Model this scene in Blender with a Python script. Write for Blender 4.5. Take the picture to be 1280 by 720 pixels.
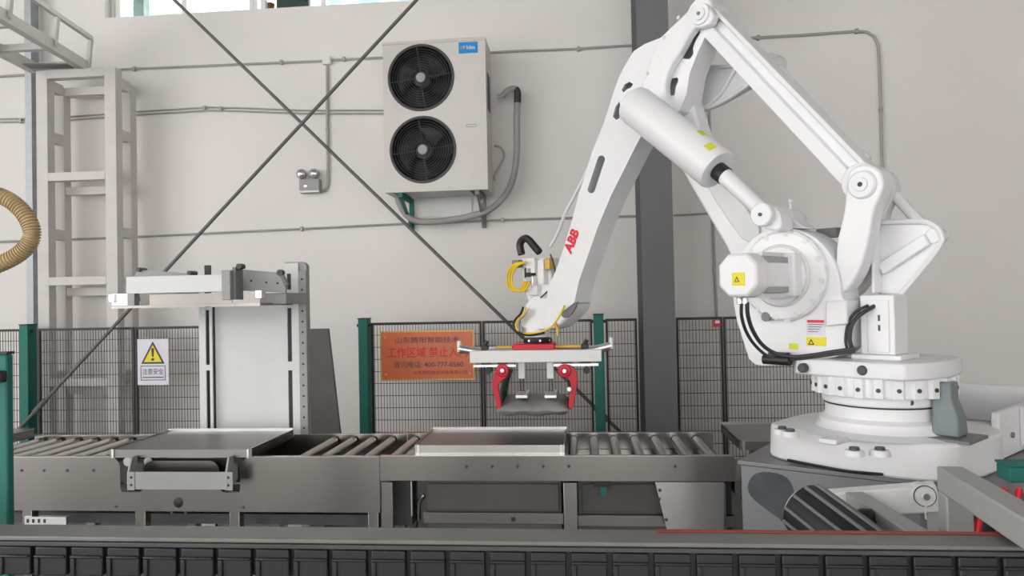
import bpy, bmesh, math, random
from math import sin, cos, pi, radians, sqrt
from mathutils import Vector, Matrix
from mathutils.geometry import tessellate_polygon
random.seed(7)
for o in list(bpy.data.objects): bpy.data.objects.remove(o)
SC = bpy.context.scene
COL = SC.collection

# ------------------------------------------------------------------ camera
FPX = 930.0
CAM = Vector((0, 0, 1.6)); YAW = radians(5.3); PIT = radians(0.95); ROL = 0.02
FW = Vector((-sin(YAW)*cos(PIT), cos(YAW)*cos(PIT), sin(PIT)))
R0 = Vector((cos(YAW), sin(YAW), 0)); U0 = R0.cross(FW)
RT = R0*cos(ROL) - U0*sin(ROL); UP = U0*cos(ROL) + R0*sin(ROL)
cd = bpy.data.cameras.new('camera'); cd.sensor_width = 36; cd.lens = FPX/1280*36; cd.clip_start = .05
co = bpy.data.objects.new('camera', cd); COL.objects.link(co)
co.matrix_world = Matrix(((RT.x, UP.x, -FW.x, CAM.x), (RT.y, UP.y, -FW.y, CAM.y), (RT.z, UP.z, -FW.z, CAM.z), (0, 0, 0, 1)))
SC.camera = co

# ------------------------------------------------------------------ world and light
w = bpy.data.worlds.new('world'); SC.world = w; w.use_nodes = True
w.node_tree.nodes['Background'].inputs[0].default_value = (1.0, .985, .965, 1)
w.node_tree.nodes['Background'].inputs[1].default_value = 1.4
vs = SC.view_settings; vs.view_transform = 'Standard'; vs.look = 'None'; vs.gamma = 1; vs.use_curve_mapping = False
vs.exposure = 1.56

# ------------------------------------------------------------------ pixel -> place on a known plane
def ray(x, y): return FW + (x-640)/FPX*RT - (y-360)/FPX*UP
def at(x, y, Y): d = ray(x, y); return CAM + d*(Y/d.y)
def atz(x, y, Z): d = ray(x, y); return CAM + d*((Z-CAM.z)/d.z)

# ------------------------------------------------------------------ materials
MATS = {}
def mat(name, col, rough=.5, metal=0., var=.06, scale=6., bump=0., bscale=60., stretch=None, emit=None, spec=None):
    m = bpy.data.materials.new(name); m.use_nodes = True; nt = m.node_tree; b = nt.nodes['Principled BSDF']
    b.inputs['Roughness'].default_value = rough; b.inputs['Metallic'].default_value = metal
    tc = nt.nodes.new('ShaderNodeTexCoord'); mp = nt.nodes.new('ShaderNodeMapping'); nt.links.new(tc.outputs['Object'], mp.inputs[0])
    if stretch: mp.inputs['Scale'].default_value = stretch
    nz = nt.nodes.new('ShaderNodeTexNoise'); nz.inputs['Scale'].default_value = scale; nz.inputs['Detail'].default_value = 5
    nt.links.new(mp.outputs[0], nz.inputs[0])
    rp_ = nt.nodes.new('ShaderNodeValToRGB')
    rp_.color_ramp.elements[0].position = .3; rp_.color_ramp.elements[1].position = .7
    rp_.color_ramp.elements[0].color = (*[max(0, c*(1-var)) for c in col], 1); rp_.color_ramp.elements[1].color = (*[min(1, c*(1+var)) for c in col], 1)
    nt.links.new(nz.outputs['Fac'], rp_.inputs[0]); nt.links.new(rp_.outputs[0], b.inputs['Base Color'])
    if metal > .5:
        mr = nt.nodes.new('ShaderNodeMapRange'); mr.inputs[3].default_value = rough*.75; mr.inputs[4].default_value = rough*1.3
        nt.links.new(nz.outputs['Fac'], mr.inputs[0]); nt.links.new(mr.outputs[0], b.inputs['Roughness'])
    if bump:
        n2 = nt.nodes.new('ShaderNodeTexNoise'); n2.inputs['Scale'].default_value = bscale; nt.links.new(mp.outputs[0], n2.inputs[0])
        bp = nt.nodes.new('ShaderNodeBump'); bp.inputs['Strength'].default_value = bump; bp.inputs['Distance'].default_value = .02
        nt.links.new(n2.outputs['Fac'], bp.inputs['Height']); nt.links.new(bp.outputs[0], b.inputs['Normal'])
    if emit: b.inputs['Emission Color'].default_value = (*col, 1); b.inputs['Emission Strength'].default_value = emit
    if spec is not None: b.inputs['Specular IOR Level'].default_value = spec
    MATS[name] = m; return m
def s2l(r, g, b): return tuple((c/255/12.92 if c/255 <= .04045 else ((c/255+.055)/1.055)**2.4) for c in (r, g, b))
mat('wall', (.80, .770, .745), .75, var=.035, scale=.8, bump=.04, bscale=9)
mat('floor', (.12, .12, .117), .45, var=.15, scale=2.5)
mat('ceiling', (.28, .28, .28), .8)
mat('robot', (.80, .80, .815), .36, var=.02, scale=8)
mat('robot2', (.70, .70, .70), .42, var=.03, scale=8)
mat('white', (.78, .78, .77), .4, var=.02)
mat('tower', (.62, .59, .57), .5, var=.04)
mat('acw', (.66, .635, .60), .45, var=.02)
mat('steel', (.31, .292, .278), .22, 1, var=.05, scale=1.6, stretch=(1.6, 1, .5))
mat('steelb', (.60, .58, .56), .25, 1, var=.03, scale=1.5)
mat('roller', (.56, .54, .52), .30, 1, var=.03, scale=2)
mat('steeld', (.30, .29, .28), .42, 1, var=.12, scale=3, stretch=(1, 1, 10))
mat('alu', (.78, .78, .78), .3, 1, var=.05, scale=8)
mat('galv', (.36, .38, .40), .5, .8, var=.12, scale=12)
mat('column', (.155, .155, .16), .6, var=.04, scale=1.5)
mat('rod', (.13, .125, .12), .55, var=.1)
mat('conduit', (.40, .38, .365), .5, .3, var=.08)
mat('teal', (.010, .150, .122), .6, var=.1, scale=3)
mat('black', (.014, .014, .015), .45, var=.3)
mat('blackw', (.016, .016, .018), .5, var=.2)
mat('rubber', (.03, .03, .032), .55, var=.2)
mat('charcoal', (.062, .062, .066), .5, var=.15)
mat('grey', (.20, .20, .20), .5, var=.05)
mat('midgrey', (.34, .345, .34), .5, var=.05)
mat('cabgrey', (.095, .09, .087), .45, .4, var=.06)
mat('greypaint', (.36, .365, .35), .5, var=.06, scale=4)
mat('red', (.55, .008, .03), .4, var=.06)
mat('abbred', (.72, .02, .04), .4, var=.03)
mat('yellow', (.80, .56, .02), .45, var=.06)
mat('warn', (.80, .68, .02), .45, var=.03)
mat('lime', (.72, .75, .06), .5, var=.1)
mat('orange', (.72, .17, .07), .35, var=.06)
mat('gold', (.62, .40, .10), .4, .4, var=.1)
mat('bluelogo', (.02, .27, .68), .35, var=.03)
mat('navy', (.02, .02, .10), .45)
mat('paper', (.72, .69, .76), .4, var=.02)
mat('hose', (.50, .37, .20), .45, var=.1, scale=30)
mat('stain', (.055, .068, .082), .45, var=.3, scale=6)
mat('railtop', (.20, .195, .185), .5, .3, var=.1, scale=5)
mat('slate', (.19, .225, .235), .5, var=.25, scale=5)
mat('sack', (.33, .33, .33), .45, .3, var=.15, scale=9, bump=.25, bscale=16)
mat('tine', (.03, .05, .04), .45, var=.2)
mat('pipe', (.36, .345, .33), .6, var=.08, bump=.2, bscale=60)
mat('brown', (.30, .10, .04), .5)
mat('leaf', (.60, .70, .61), .8, var=.2, scale=5)  # pale tone carries the overexposed daylight outside in the leaf colour
mat('bluebld', (.25, .45, .75), .6, var=.3, scale=3)
mat('dullred', (.34, .05, .05), .6)
mat('boardgrey', (.14, .137, .133), .5, var=.06)
mat('darkred', (.30, .02, .02), .5)
mat('pedestal', (.23, .235, .245), .40, .75, var=.12, scale=2)
mat('tray', (.27, .26, .25), .36, 1, var=.06, scale=2)
mat('panelw', (.72, .73, .73), .42, var=.02)
g = bpy.data.materials.new('glass'); g.use_nodes = True
gb = g.node_tree.nodes['Principled BSDF']; gb.inputs['Base Color'].default_value = (.80, .95, .88, 1); gb.inputs['Transmission Weight'].default_value = 1; gb.inputs['Roughness'].default_value = .02; gb.inputs['IOR'].default_value = 1.02
MATS['glass'] = g

# ------------------------------------------------------------------ mesh builder
ID = Matrix.Identity(4)
class MB:
    def __init__(s, frame=ID): s.v = []; s.f = []; s.fr = frame
    def _add(s, vs, fs):
        n = len(s.v); s.v += [Vector(p) for p in vs]; s.f += [tuple(i+n for i in q) for q in fs]; return s
    def box(s, c, d, rot=None):
        c = Vector(c); h = Vector(d)/2; P = [Vector((x*h.x, y*h.y, z*h.z)) for x in (-1, 1) for y in (-1, 1) for z in (-1, 1)]
        if rot is not None: P = [rot @ p for p in P]
        return s._add([c+p for p in P], [(0, 1, 3, 2), (4, 6, 7, 5), (0, 4, 5, 1), (2, 3, 7, 6), (0, 2, 6, 4), (1, 5, 7, 3)])
    def bb(s, x0, x1, y0, y1, z0, z1):
        return s.box(((x0+x1)/2, (y0+y1)/2, (z0+z1)/2), (abs(x1-x0), abs(y1-y0), abs(z1-z0)))
    def bar(s, a, b, wd, ht, upv=(0, 0, 1)):
        a = Vector(a); b = Vector(b); x = (b-a); L = x.length; x = x/L; upv = Vector(upv)
        if abs(x.dot(upv)) > .98: upv = Vector((0, 1, 0))
        y = upv.cross(x).normalized(); z = x.cross(y)
        return s.box((a+b)/2, (L, wd, ht), Matrix((x, y, z)).transposed())
    def cyl(s, a, b, r, r2=None, n=24, caps=True):
        a = Vector(a); b = Vector(b); r2 = r if r2 is None else r2; x = (b-a).normalized()
        t = Vector((0, 0, 1)) if abs(x.z) < .9 else Vector((1, 0, 0)); e1 = x.cross(t).normalized(); e2 = x.cross(e1)
        P = [a+(e1*cos(2*pi*i/n)+e2*sin(2*pi*i/n))*r for i in range(n)] + [b+(e1*cos(2*pi*i/n)+e2*sin(2*pi*i/n))*r2 for i in range(n)]
        F = [(i, i+n, (i+1) % n+n, (i+1) % n) for i in range(n)]
        if caps: F += [tuple(range(n)), tuple(range(2*n-1, n-1, -1))]
        return s._add(P, F)
    def lathe(s, prof, a, axis, n=32):
        a = Vector(a); x = Vector(axis).normalized(); t = Vector((0, 0, 1)) if abs(x.z) < .9 else Vector((1, 0, 0)); e1 = x.cross(t).normalized(); e2 = x.cross(e1)
        P = []; F = []; m = len(prof)
        for i in range(n):
            c, q = cos(2*pi*i/n), sin(2*pi*i/n)
            for (r, h) in prof: P.append(a+x*h+(e1*c+e2*q)*r)
        for i in range(n):
            j = (i+1) % n
            for k in range(m-1): F.append((i*m+k, i*m+k+1, j*m+k+1, j*m+k))
        return s._add(P, F)
    def tube(s, pts, r, n=10, closed=False, rf=None):
        pts = [Vector(p) for p in pts]; m = len(pts); P = []; F = []; e1 = None
        for i, p in enumerate(pts):
            if closed: x = (pts[(i+1) % m]-pts[i-1]).normalized()
            else: x = (pts[min(i+1, m-1)]-pts[max(i-1, 0)]).normalized()
            if e1 is None:
                t = Vector((0, 0, 1)) if abs(x.z) < .9 else Vector((1, 0, 0)); e1 = x.cross(t).normalized()
            else: e1 = (e1-x*e1.dot(x)).normalized()
            e2 = x.cross(e1); rr = rf(i) if rf else r
            P += [p+(e1*cos(2*pi*k/n)+e2*sin(2*pi*k/n))*rr for k in range(n)]
        for i in range(m if closed else m-1):
            j = (i+1) % m
            F += [(i*n+k, i*n+(k+1) % n, j*n+(k+1) % n, j*n+k) for k in range(n)]
        if not closed: F += [tuple(range(n-1, -1, -1)), tuple(range((m-1)*n, m*n))]
        return s._add(P, F)
    def prism(s, poly, fn0, fn1, holes=()):
        """poly: 2-D outline; fn0/fn1 map a 2-D point to 3-D on the two faces"""
        def area2(p): return sum(p[i][0]*p[(i+1) % len(p)][1]-p[(i+1) % len(p)][0]*p[i][1] for i in range(len(p)))
        loops = [list(poly)]+[list(h) for h in holes]
        if area2(loops[0]) < 0: loops[0].reverse()
        for h in loops[1:]:
            if area2(h) > 0: h.reverse()
        flat = [p for l in loops for p in l]; N = len(flat)
        A = [Vector(fn0(p)) for p in flat]; B = [Vector(fn1(p)) for p in flat]
        F = []
        if len(loops) == 1:
            F += [tuple(range(N)), tuple(range(2*N-1, N-1, -1))]
        else:
            tri = tessellate_polygon([[Vector((p[0], p[1], 0)) for p in l] for l in loops])
            for t in tri: F += [tuple(t), tuple(i+N for i in reversed(t))]
        k = 0
        for l in loops:
            m = len(l)
            F += [(k+i, k+(i+1) % m, k+(i+1) % m+N, k+i+N) for i in range(m)]; k += m
        return s._add(A+B, F)
    def build(s, name, material, parent=None, bevel=0, seg=2, smooth=35, kind=None, label=None):
        me = bpy.data.meshes.new(name); root = parent
        while root is not None and root.parent is not None: root = root.parent
        M = (root.matrix_basis.inverted() @ s.fr) if root is not None else s.fr
        me.from_pydata([M @ v for v in s.v], [], s.f)
        bm = bmesh.new(); bm.from_mesh(me); bmesh.ops.recalc_face_normals(bm, faces=bm.faces); bm.to_mesh(me); bm.free()
        if smooth:
            me.polygons.foreach_set('use_smooth', [True]*len(me.polygons)); me.set_sharp_from_angle(angle=radians(smooth))
        me.materials.append(MATS[material])
        o = bpy.data.objects.new(name, me); COL.objects.link(o)
        if parent is not None: o.parent = parent
        if bevel:
            b = o.modifiers.new('bevel', 'BEVEL'); b.width = bevel; b.segments = seg; b.limit_method = 'ANGLE'; b.angle_limit = radians(40)
        if kind: o['kind'] = kind
        if label: o['label'] = label
        return o
def tag(o, label, cat, group=None, kind=None):
    o['label'] = label; o['category'] = cat
    if group: o['group'] = group
    if kind: o['kind'] = kind
    return o
def thing(name, label, cat, loc, rz=0, group=None, kind=None):
    o = bpy.data.objects.new(name, None); o.empty_display_size = .1; COL.objects.link(o)
    o.matrix_basis = Matrix.Translation(Vector(loc)) @ Matrix.Rotation(rz, 4, 'Z')
    return tag(o, label, cat, group, kind)
def solo(mb, name, material, label, cat, group=None, kind=None, org=None, **kw):
    """a thing that is one mesh, its origin moved to its base"""
    o = mb.build(name, material, **kw); me = o.data
    if org is None:
        xs = [v.co for v in me.vertices]; org = Vector(((min(p.x for p in xs)+max(p.x for p in xs))/2, (min(p.y for p in xs)+max(p.y for p in xs))/2, min(p.z for p in xs)))
    org = Vector(org); me.transform(Matrix.Translation(-org)); o.location = org
    return tag(o, label, cat, group, kind)
def dup(o, parent, off):
    c = o.copy(); COL.objects.link(c); c.parent = parent; c.location = o.location+Vector(off); return c
def chaikin(p, it=1):
    for _ in range(it):
        q = []
        for i in range(len(p)):
            a, b = p[i], p[(i+1) % len(p)]
            q += [(a[0]*.75+b[0]*.25, a[1]*.75+b[1]*.25), (a[0]*.25+b[0]*.75, a[1]*.25+b[1]*.75)]
        p = q
    return p
def spline(pts, n=8, closed=False):
    pts = [Vector(p) for p in pts]; m = len(pts); out = []
    for i in range(m if closed else m-1):
        g_ = (lambda k: pts[k % m]) if closed else (lambda k: pts[max(0, min(m-1, k))])
        p0, p1, p2, p3 = g_(i-1), g_(i), g_(i+1), g_(i+2)
        for k in range(n):
            t = k/n
            out.append(.5*((2*p1)+(p2-p0)*t+(2*p0-5*p1+4*p2-p3)*t*t+(3*p1-p0-3*p2+p3)*t**3))
    if not closed: out.append(pts[-1])
    return out
def circ2(c, r, n=40): return [(c[0]+r*cos(2*pi*i/n), c[1]+r*sin(2*pi*i/n)) for i in range(n)]
def capsule2(a, b, r, n=8):
    a = Vector(a); b = Vector(b); d = (b-a).normalized(); t = math.atan2(d.y, d.x)
    return [(b.x+r*cos(t-pi/2+pi*i/n), b.y+r*sin(t-pi/2+pi*i/n)) for i in range(n+1)]+[(a.x+r*cos(t+pi/2+pi*i/n), a.y+r*sin(t+pi/2+pi*i/n)) for i in range(n+1)]
def text(name, body, p0, e1, e2, height, material, parent, width=None, shear=0, thick=.0012, frame=ID, bold=0.):
    c = bpy.data.curves.new('t', 'FONT'); c.body = body; c.size = 1; c.shear = shear; c.offset = bold; c.resolution_u = 3
    o = bpy.data.objects.new('t', c); COL.objects.link(o); bpy.context.view_layer.update()
    dg = bpy.context.evaluated_depsgraph_get(); me = bpy.data.meshes.new_from_object(o.evaluated_get(dg))
    vs = [v.co.copy() for v in me.vertices]; fs = [tuple(p.vertices) for p in me.polygons]
    bpy.data.objects.remove(o)
    x0 = min(v.x for v in vs); x1 = max(v.x for v in vs); y0 = min(v.y for v in vs); y1 = max(v.y for v in vs)
    sy = height/(y1-y0); sx = width/(x1-x0) if width else sy
    e1 = Vector(e1).normalized(); e2 = Vector(e2).normalized(); nn = e1.cross(e2); mb = MB(frame)
    mb._add([Vector(p0)+e1*((v.x-x0)*sx)+e2*((v.y-y0)*sy)+nn*thick for v in vs], fs)
    return mb.build(name, material, parent, smooth=0)

# ------------------------------------------------------------------ the hall
YW = 7.1
wall = MB()
W0 = at(131, 24, YW).x; W1 = at(304, 15, YW).x; W2 = at(318, 14, YW).x; W3 = at(519, 2, YW).x
ZW = 4.54; ZT = 6.0
wall.prism([(-10, 0), (7, 0), (7, 7), (-10, 7)], lambda p: (p[0], YW, p[1]), lambda p: (p[0], YW+.24, p[1]),
           holes=[[(W0, ZW), (W3, ZW), (W3, ZT), (W0, ZT)]])
tag(wall.build('wall_back', 'wall', smooth=0), 'pale warm grey painted factory wall behind the machines', 'wall', kind='structure')
tag(MB().bb(-10, 7, -7, YW+.24, -.2, 0).build('floor', 'floor', smooth=0), 'grey concrete factory floor under the conveyor', 'floor', kind='structure')
tag(MB().bb(-10, 7, -7, YW+.24, 7, 7.2).build('ceiling', 'ceiling', smooth=0), 'grey ceiling of the factory hall', 'ceiling', kind='structure')
tag(MB().bb(7, 7.2, -7, YW+.24, 0, 7).build('wall_right', 'wall', smooth=0), 'pale side wall of the hall on the right', 'wall', kind='structure')
tag(MB().bb(-10.2, -10, 2.5, YW+.24, 0, 7).build('wall_left', 'wall', smooth=0), 'pale side wall of the hall on the left', 'wall', kind='structure')
wf = MB()  # unseen front wall, piers and doorways added to band reflections and cut light
for a_, b_ in ((-10, -7.2), (-2.6, -1.2), (3.4, 4.6), (6.4, 7)): wf.bb(a_, b_, -7.2, -7, 0, 4.9)
wf.bb(-10, 7, -7.2, -7, 4.9, 7)
tag(wf.build('wall_front', 'wall', smooth=0), 'unseen front wall with wide doorways behind the camera, added to shape the light', 'wall', kind='structure')
def window(name, x0, x1, mulls, label):
    t = thing(name, label, 'window', ((x0+x1)/2, YW+.12, ZW), kind='structure')
    fr = MB(); Y = YW+.10
    fr.bb(x0, x1, Y, Y+.06, ZW, ZW+.035).bb(x0, x1, Y, Y+.06, ZT-.05, ZT).bb(x0, x0+.04, Y, Y+.06, ZW+.035, ZT-.05).bb(x1-.04, x1, Y, Y+.06, ZW+.035, ZT-.05)
    fr.build('window_frame', 'white', t, bevel=.004)
    xs = [x0+.04]+[m_ for m_ in mulls]+[x1-.04]
    for m_ in mulls: MB().bb(m_-.025, m_+.025, Y-.01, Y+.05, ZW+.035, ZT-.05).build('mullion', 'white', t, bevel=.004)
    for a, b in zip(xs, xs[1:]):
        MB().bb(a+.026, b-.026, Y+.02, Y+.026, ZW+.036, ZT-.051).build('pane', 'glass', t, smooth=0)
    MB().bb(x0, x1, YW+.005, Y, ZW-.001, ZW+.012).build('window_sill', 'white', t)
    return t
window('window_1', W0, (W1+W2)/2-.001, [at(140, 10, YW).x, at(224, 5, YW).x], 'high window with green trees outside, above the grey tower frame')
window('window_2', (W1+W2)/2+.001, W3, [at(324, 8, YW).x, at(400, 5, YW).x], 'high window above the air conditioner with bluish view')
# seen through the windows
def blob_tree(name, x, y, z, r, label, n=260):
    t = thing(name, label, 'tree', (x, y, 0), group='trees outside the high window')
    MB().cyl((x, y, 0), (x, y, z), .12, .07, n=10).build('trunk', 'brown', t)
    mb = MB()
    for i in range(n):
        d = Vector((random.gauss(0, 1), random.gauss(0, 1), random.gauss(0, 1))).normalized()*r*random.uniform(.5, 1)
        c = Vector((x, y, z))+d; a = Vector((random.uniform(-1, 1), random.uniform(-1, 1), random.uniform(-1, 1))).normalized(); b = a.orthogonal().normalized(); s_ = r*.16
        mb._add([c-a*s_, c+b*s_*.6, c+a*s_, c-b*s_*.6], [(0, 1, 2, 3)])
    mb.build('foliage', 'leaf', t, kind='stuff')
blob_tree('broadleaf_tree', -9.2, 13.5, 7.6, 1.5, 'green tree seen through the left part of the high window')
blob_tree('broadleaf_tree', -6.6, 13.5, 7.3, 1.2, 'green tree seen through the middle of the high window')
p = at(176, 10, YW+.45)
solo(MB().bb(p.x-.06, p.x+.06, YW+.40, YW+.52, 0, 6.2), 'downpipe', 'slate', 'dark vertical downpipe outside the left high window', 'pipe', bevel=.01)
p = at(366, 8, YW+.18)
t = thing('storage_box', 'grey box standing on the sill of the high window', 'box', (p.x, YW+.20, ZW+.013))
MB().bb(p.x-.17, p.x+.17, YW+.17, YW+.235, ZW+.013, ZW+.30).build('box_body', 'charcoal', t, bevel=.008)
MB().bb(p.x-.175, p.x+.175, YW+.165, YW+.238, ZW+.30, ZW+.33).build('box_lid', 'charcoal', t, bevel=.006)
p = at(338, 3, YW+.2)
t = thing('clay_pot', 'small brown pot beside the grey box on the window sill', 'pot', (p.x, YW+.20, ZW+.013))
MB().lathe([(.0, 0), (.026, 0), (.036, .05), (.04, .10), (.037, .12), (.03, .118), (.028, .1)], (p.x, YW+.20, ZW+.013), (0, 0, 1), 20).build('pot_body', 'brown', t)
MB().lathe([(.037, .10), (.044, .10), (.044, .125), (.037, .125)], (p.x, YW+.20, ZW+.013), (0, 0, 1), 20).build('pot_rim', 'brown', t)
t = thing('far_building', 'blue and white building far outside the right high window', 'building', (-4.4, 22, 0))
MB().bb(-7.5, -1.5, 22, 26, 0, 13).build('building_wall', 'bluebld', t, smooth=0)
for i in range(5):
    for k in range(2):
        f_ = MB().bb(-7.1+i*1.2, -6.5+i*1.2, 21.94, 22.02, 9.6+k*1.9, 10.9+k*1.9).build('window', 'white', t, smooth=0)

# steel column, channel, braces
C0 = at(801, 265, 6.3).x; C1 = at(841, 265, 6.3).x
t = thing('steel_column', 'dark grey steel column rising behind the robot arm', 'column', ((C0+C1)/2, 6.55, 0))
MB().bb(C0, C1, 6.3, 6.318, .012, 7).build('front_flange', 'column', t)
MB().bb(C0, C1, 6.86, 6.878, .012, 7).build('rear_flange', 'column', t)
MB().bb((C0+C1)/2-.008, (C0+C1)/2+.008, 6.318, 6.86, .012, 7).build('web', 'column', t)
MB().bb(C0-.06, C1+.06, 6.25, 6.93, 0, .012).build('base_plate', 'column', t)
x = at(41, 250, 6.98).x
solo(MB().bb(x-.035, x+.035, 6.93, 6.94, 0, 6.9).bb(x-.035, x-.027, 6.94, 7.04, 0, 6.9).bb(x+.027, x+.035, 6.94, 7.04, 0, 6.9),
     'wall_channel', 'galv', 'slim galvanised channel running up the wall behind the tower frame', 'channel', org=(x, 6.98, 0))
def rod(pa, pb, Y, label):
    a = at(*pa, Y); b = at(*pb, Y); d = (b-a).normalized()
    t = thing('brace_rod', label, 'rod', b, group='crossed brace rods on the wall')
    MB().cyl(a, b, .0155, n=12).build('rod_shaft', 'rod', t)
    m_ = a+(b-a)*.93
    MB().cyl(m_, m_+d*.16, .024, n=10).build('turnbuckle', 'rod', t)
rod((150, -66), (792, 556), 6.62, 'dark thin brace rod slanting from upper left down to the right')
rod((578, -62), (20, 540), 6.36, 'dark thin brace rod slanting from upper right down to the left')

# ------------------------------------------------------------------ conduits, lamp, air conditioner
def conduit(name, pts, label, r=.011, Y=YW-.02, clips=(), cat='conduit', mt='conduit', Ypl=None):
    P = [at(*q, Y) for q in pts]
    t = thing(name, label, cat, P[0])
    MB().tube(P, r, n=8).build('pipe', mt, t)
    for c in clips:
        q = at(*c, Y); MB().bb(q.x-.012, q.x+.012, Y-.016, YW, q.z-.022, q.z+.022).build('clip', 'conduit', t)
    return t
ctop = [(-30, 97), (60, 92), (165, 86), (260, 82), (404, 76)]
conduit('wall_conduit', ctop, 'upper thin grey conduit running left from the junction box', clips=[(168, 86), (352, 78)])
conduit('wall_conduit', [(414, 75), (478, 72), (560, 69), (640, 64), (720, 61), (797, 56)], 'upper thin conduit passing behind the air conditioner to the column', clips=[(723, 61), (430, 74)])
conduit('wall_conduit', [(840, 55), (900, 50), (930, 48), (1000, 44), (1070, 39), (1084, 40), (1093, 46), (1098, 58), (1099, 75), (1101, 140), (1103, 212)], 'thin conduit bending down the wall right of the long robot bar', r=.013, clips=[(948, 47), (1071, 39), (1101, 137)])
for k, dy in enumerate((0, 4)):
    conduit('wall_conduit', [(-30, 149+dy), (60, 148+dy), (165, 140+dy), (260, 134+dy), (300, 135+dy), (380, 138+dy), (480, 138+dy)], ('upper' if k == 0 else 'lower')+' of the twin conduits passing behind the tower frame at mid height', r=.008, clips=[(26, 151), (276, 136), (256, 135)] if k == 0 else ())
conduit('wall_conduit', [(-30, 303), (38, 301), (173, 296), (380, 286), (500, 280), (660, 274), (797, 270)], 'long thin conduit crossing the wall below the air conditioner', r=.011, clips=[(377, 286), (628, 275)])
conduit('wall_conduit', [(842, 269), (885, 267)], 'short thin conduit stub right of the dark column', r=.009)
conduit('wall_conduit', [(884, 50), (887, 150), (892, 300), (896, 398)], 'vertical thin conduit dropping right of the dark column to the fence', r=.012, clips=[(893, 338), (885, 90)])
p = at(409, 76, YW-.02)
t = thing('junction_box', 'small white junction box on the wall left of the air conditioner', 'junction box', (p.x, YW-.03, p.z-.04))
MB().bb(p.x-.042, p.x+.042, YW-.05, YW-.001, p.z-.04, p.z+.04).build('box_body', 'white', t, bevel=.004)
MB().bb(p.x-.036, p.x+.036, YW-.055, YW-.05, p.z-.034, p.z+.034).build('box_lid', 'white', t, bevel=.002)
conduit('wall_conduit', [(409, 82), (409, 160), (410, 225), (409, 234), (406, 238), (402, 239)], 'dark vertical conduit from the junction box to the emergency lamp', r=.014, clips=[(409, 162)])
p = at(388, 232, YW-.05)
t = thing('emergency_lamp', 'grey twin head emergency lamp mounted on the wall', 'lamp', (p.x, YW-.05, p.z-.08))
MB().bb(p.x-.10, p.x+.10, YW-.09, YW-.001, p.z-.075, p.z+.06).build('housing', 'midgrey', t, bevel=.008)
MB().bb(p.x-.10, p.x+.10, YW-.094, YW-.09, p.z-.072, p.z-.055).build('label_strip', 'white', t)
MB().bb(p.x-.05, p.x-.02, YW-.094, YW-.09, p.z-.02, p.z-.0).build('indicator', 'alu', t)
for s_ in (-1, 1):
    q = Vector((p.x+s_*.065-.012, YW-.07, p.z+.11))
    h = MB().lathe([(0, .05), (.02, .048), (.042, .02), (.048, -.01), (.046, -.03), (.04, -.034), (0, -.028)], q, (s_*.15, 1, -.1), 20).build('lamp_head', 'midgrey', t)
    MB().lathe([(.0, -.05), (.025, -.046), (.04, -.032), (.0, -.03)], q, (s_*.15, 1, -.1), 16).build('lens', 'alu', h)
    MB().cyl((q.x, YW-.05, p.z+.06), (q.x, YW-.06, p.z+.09), .012, n=10).build('neck', 'midgrey', t)

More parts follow.
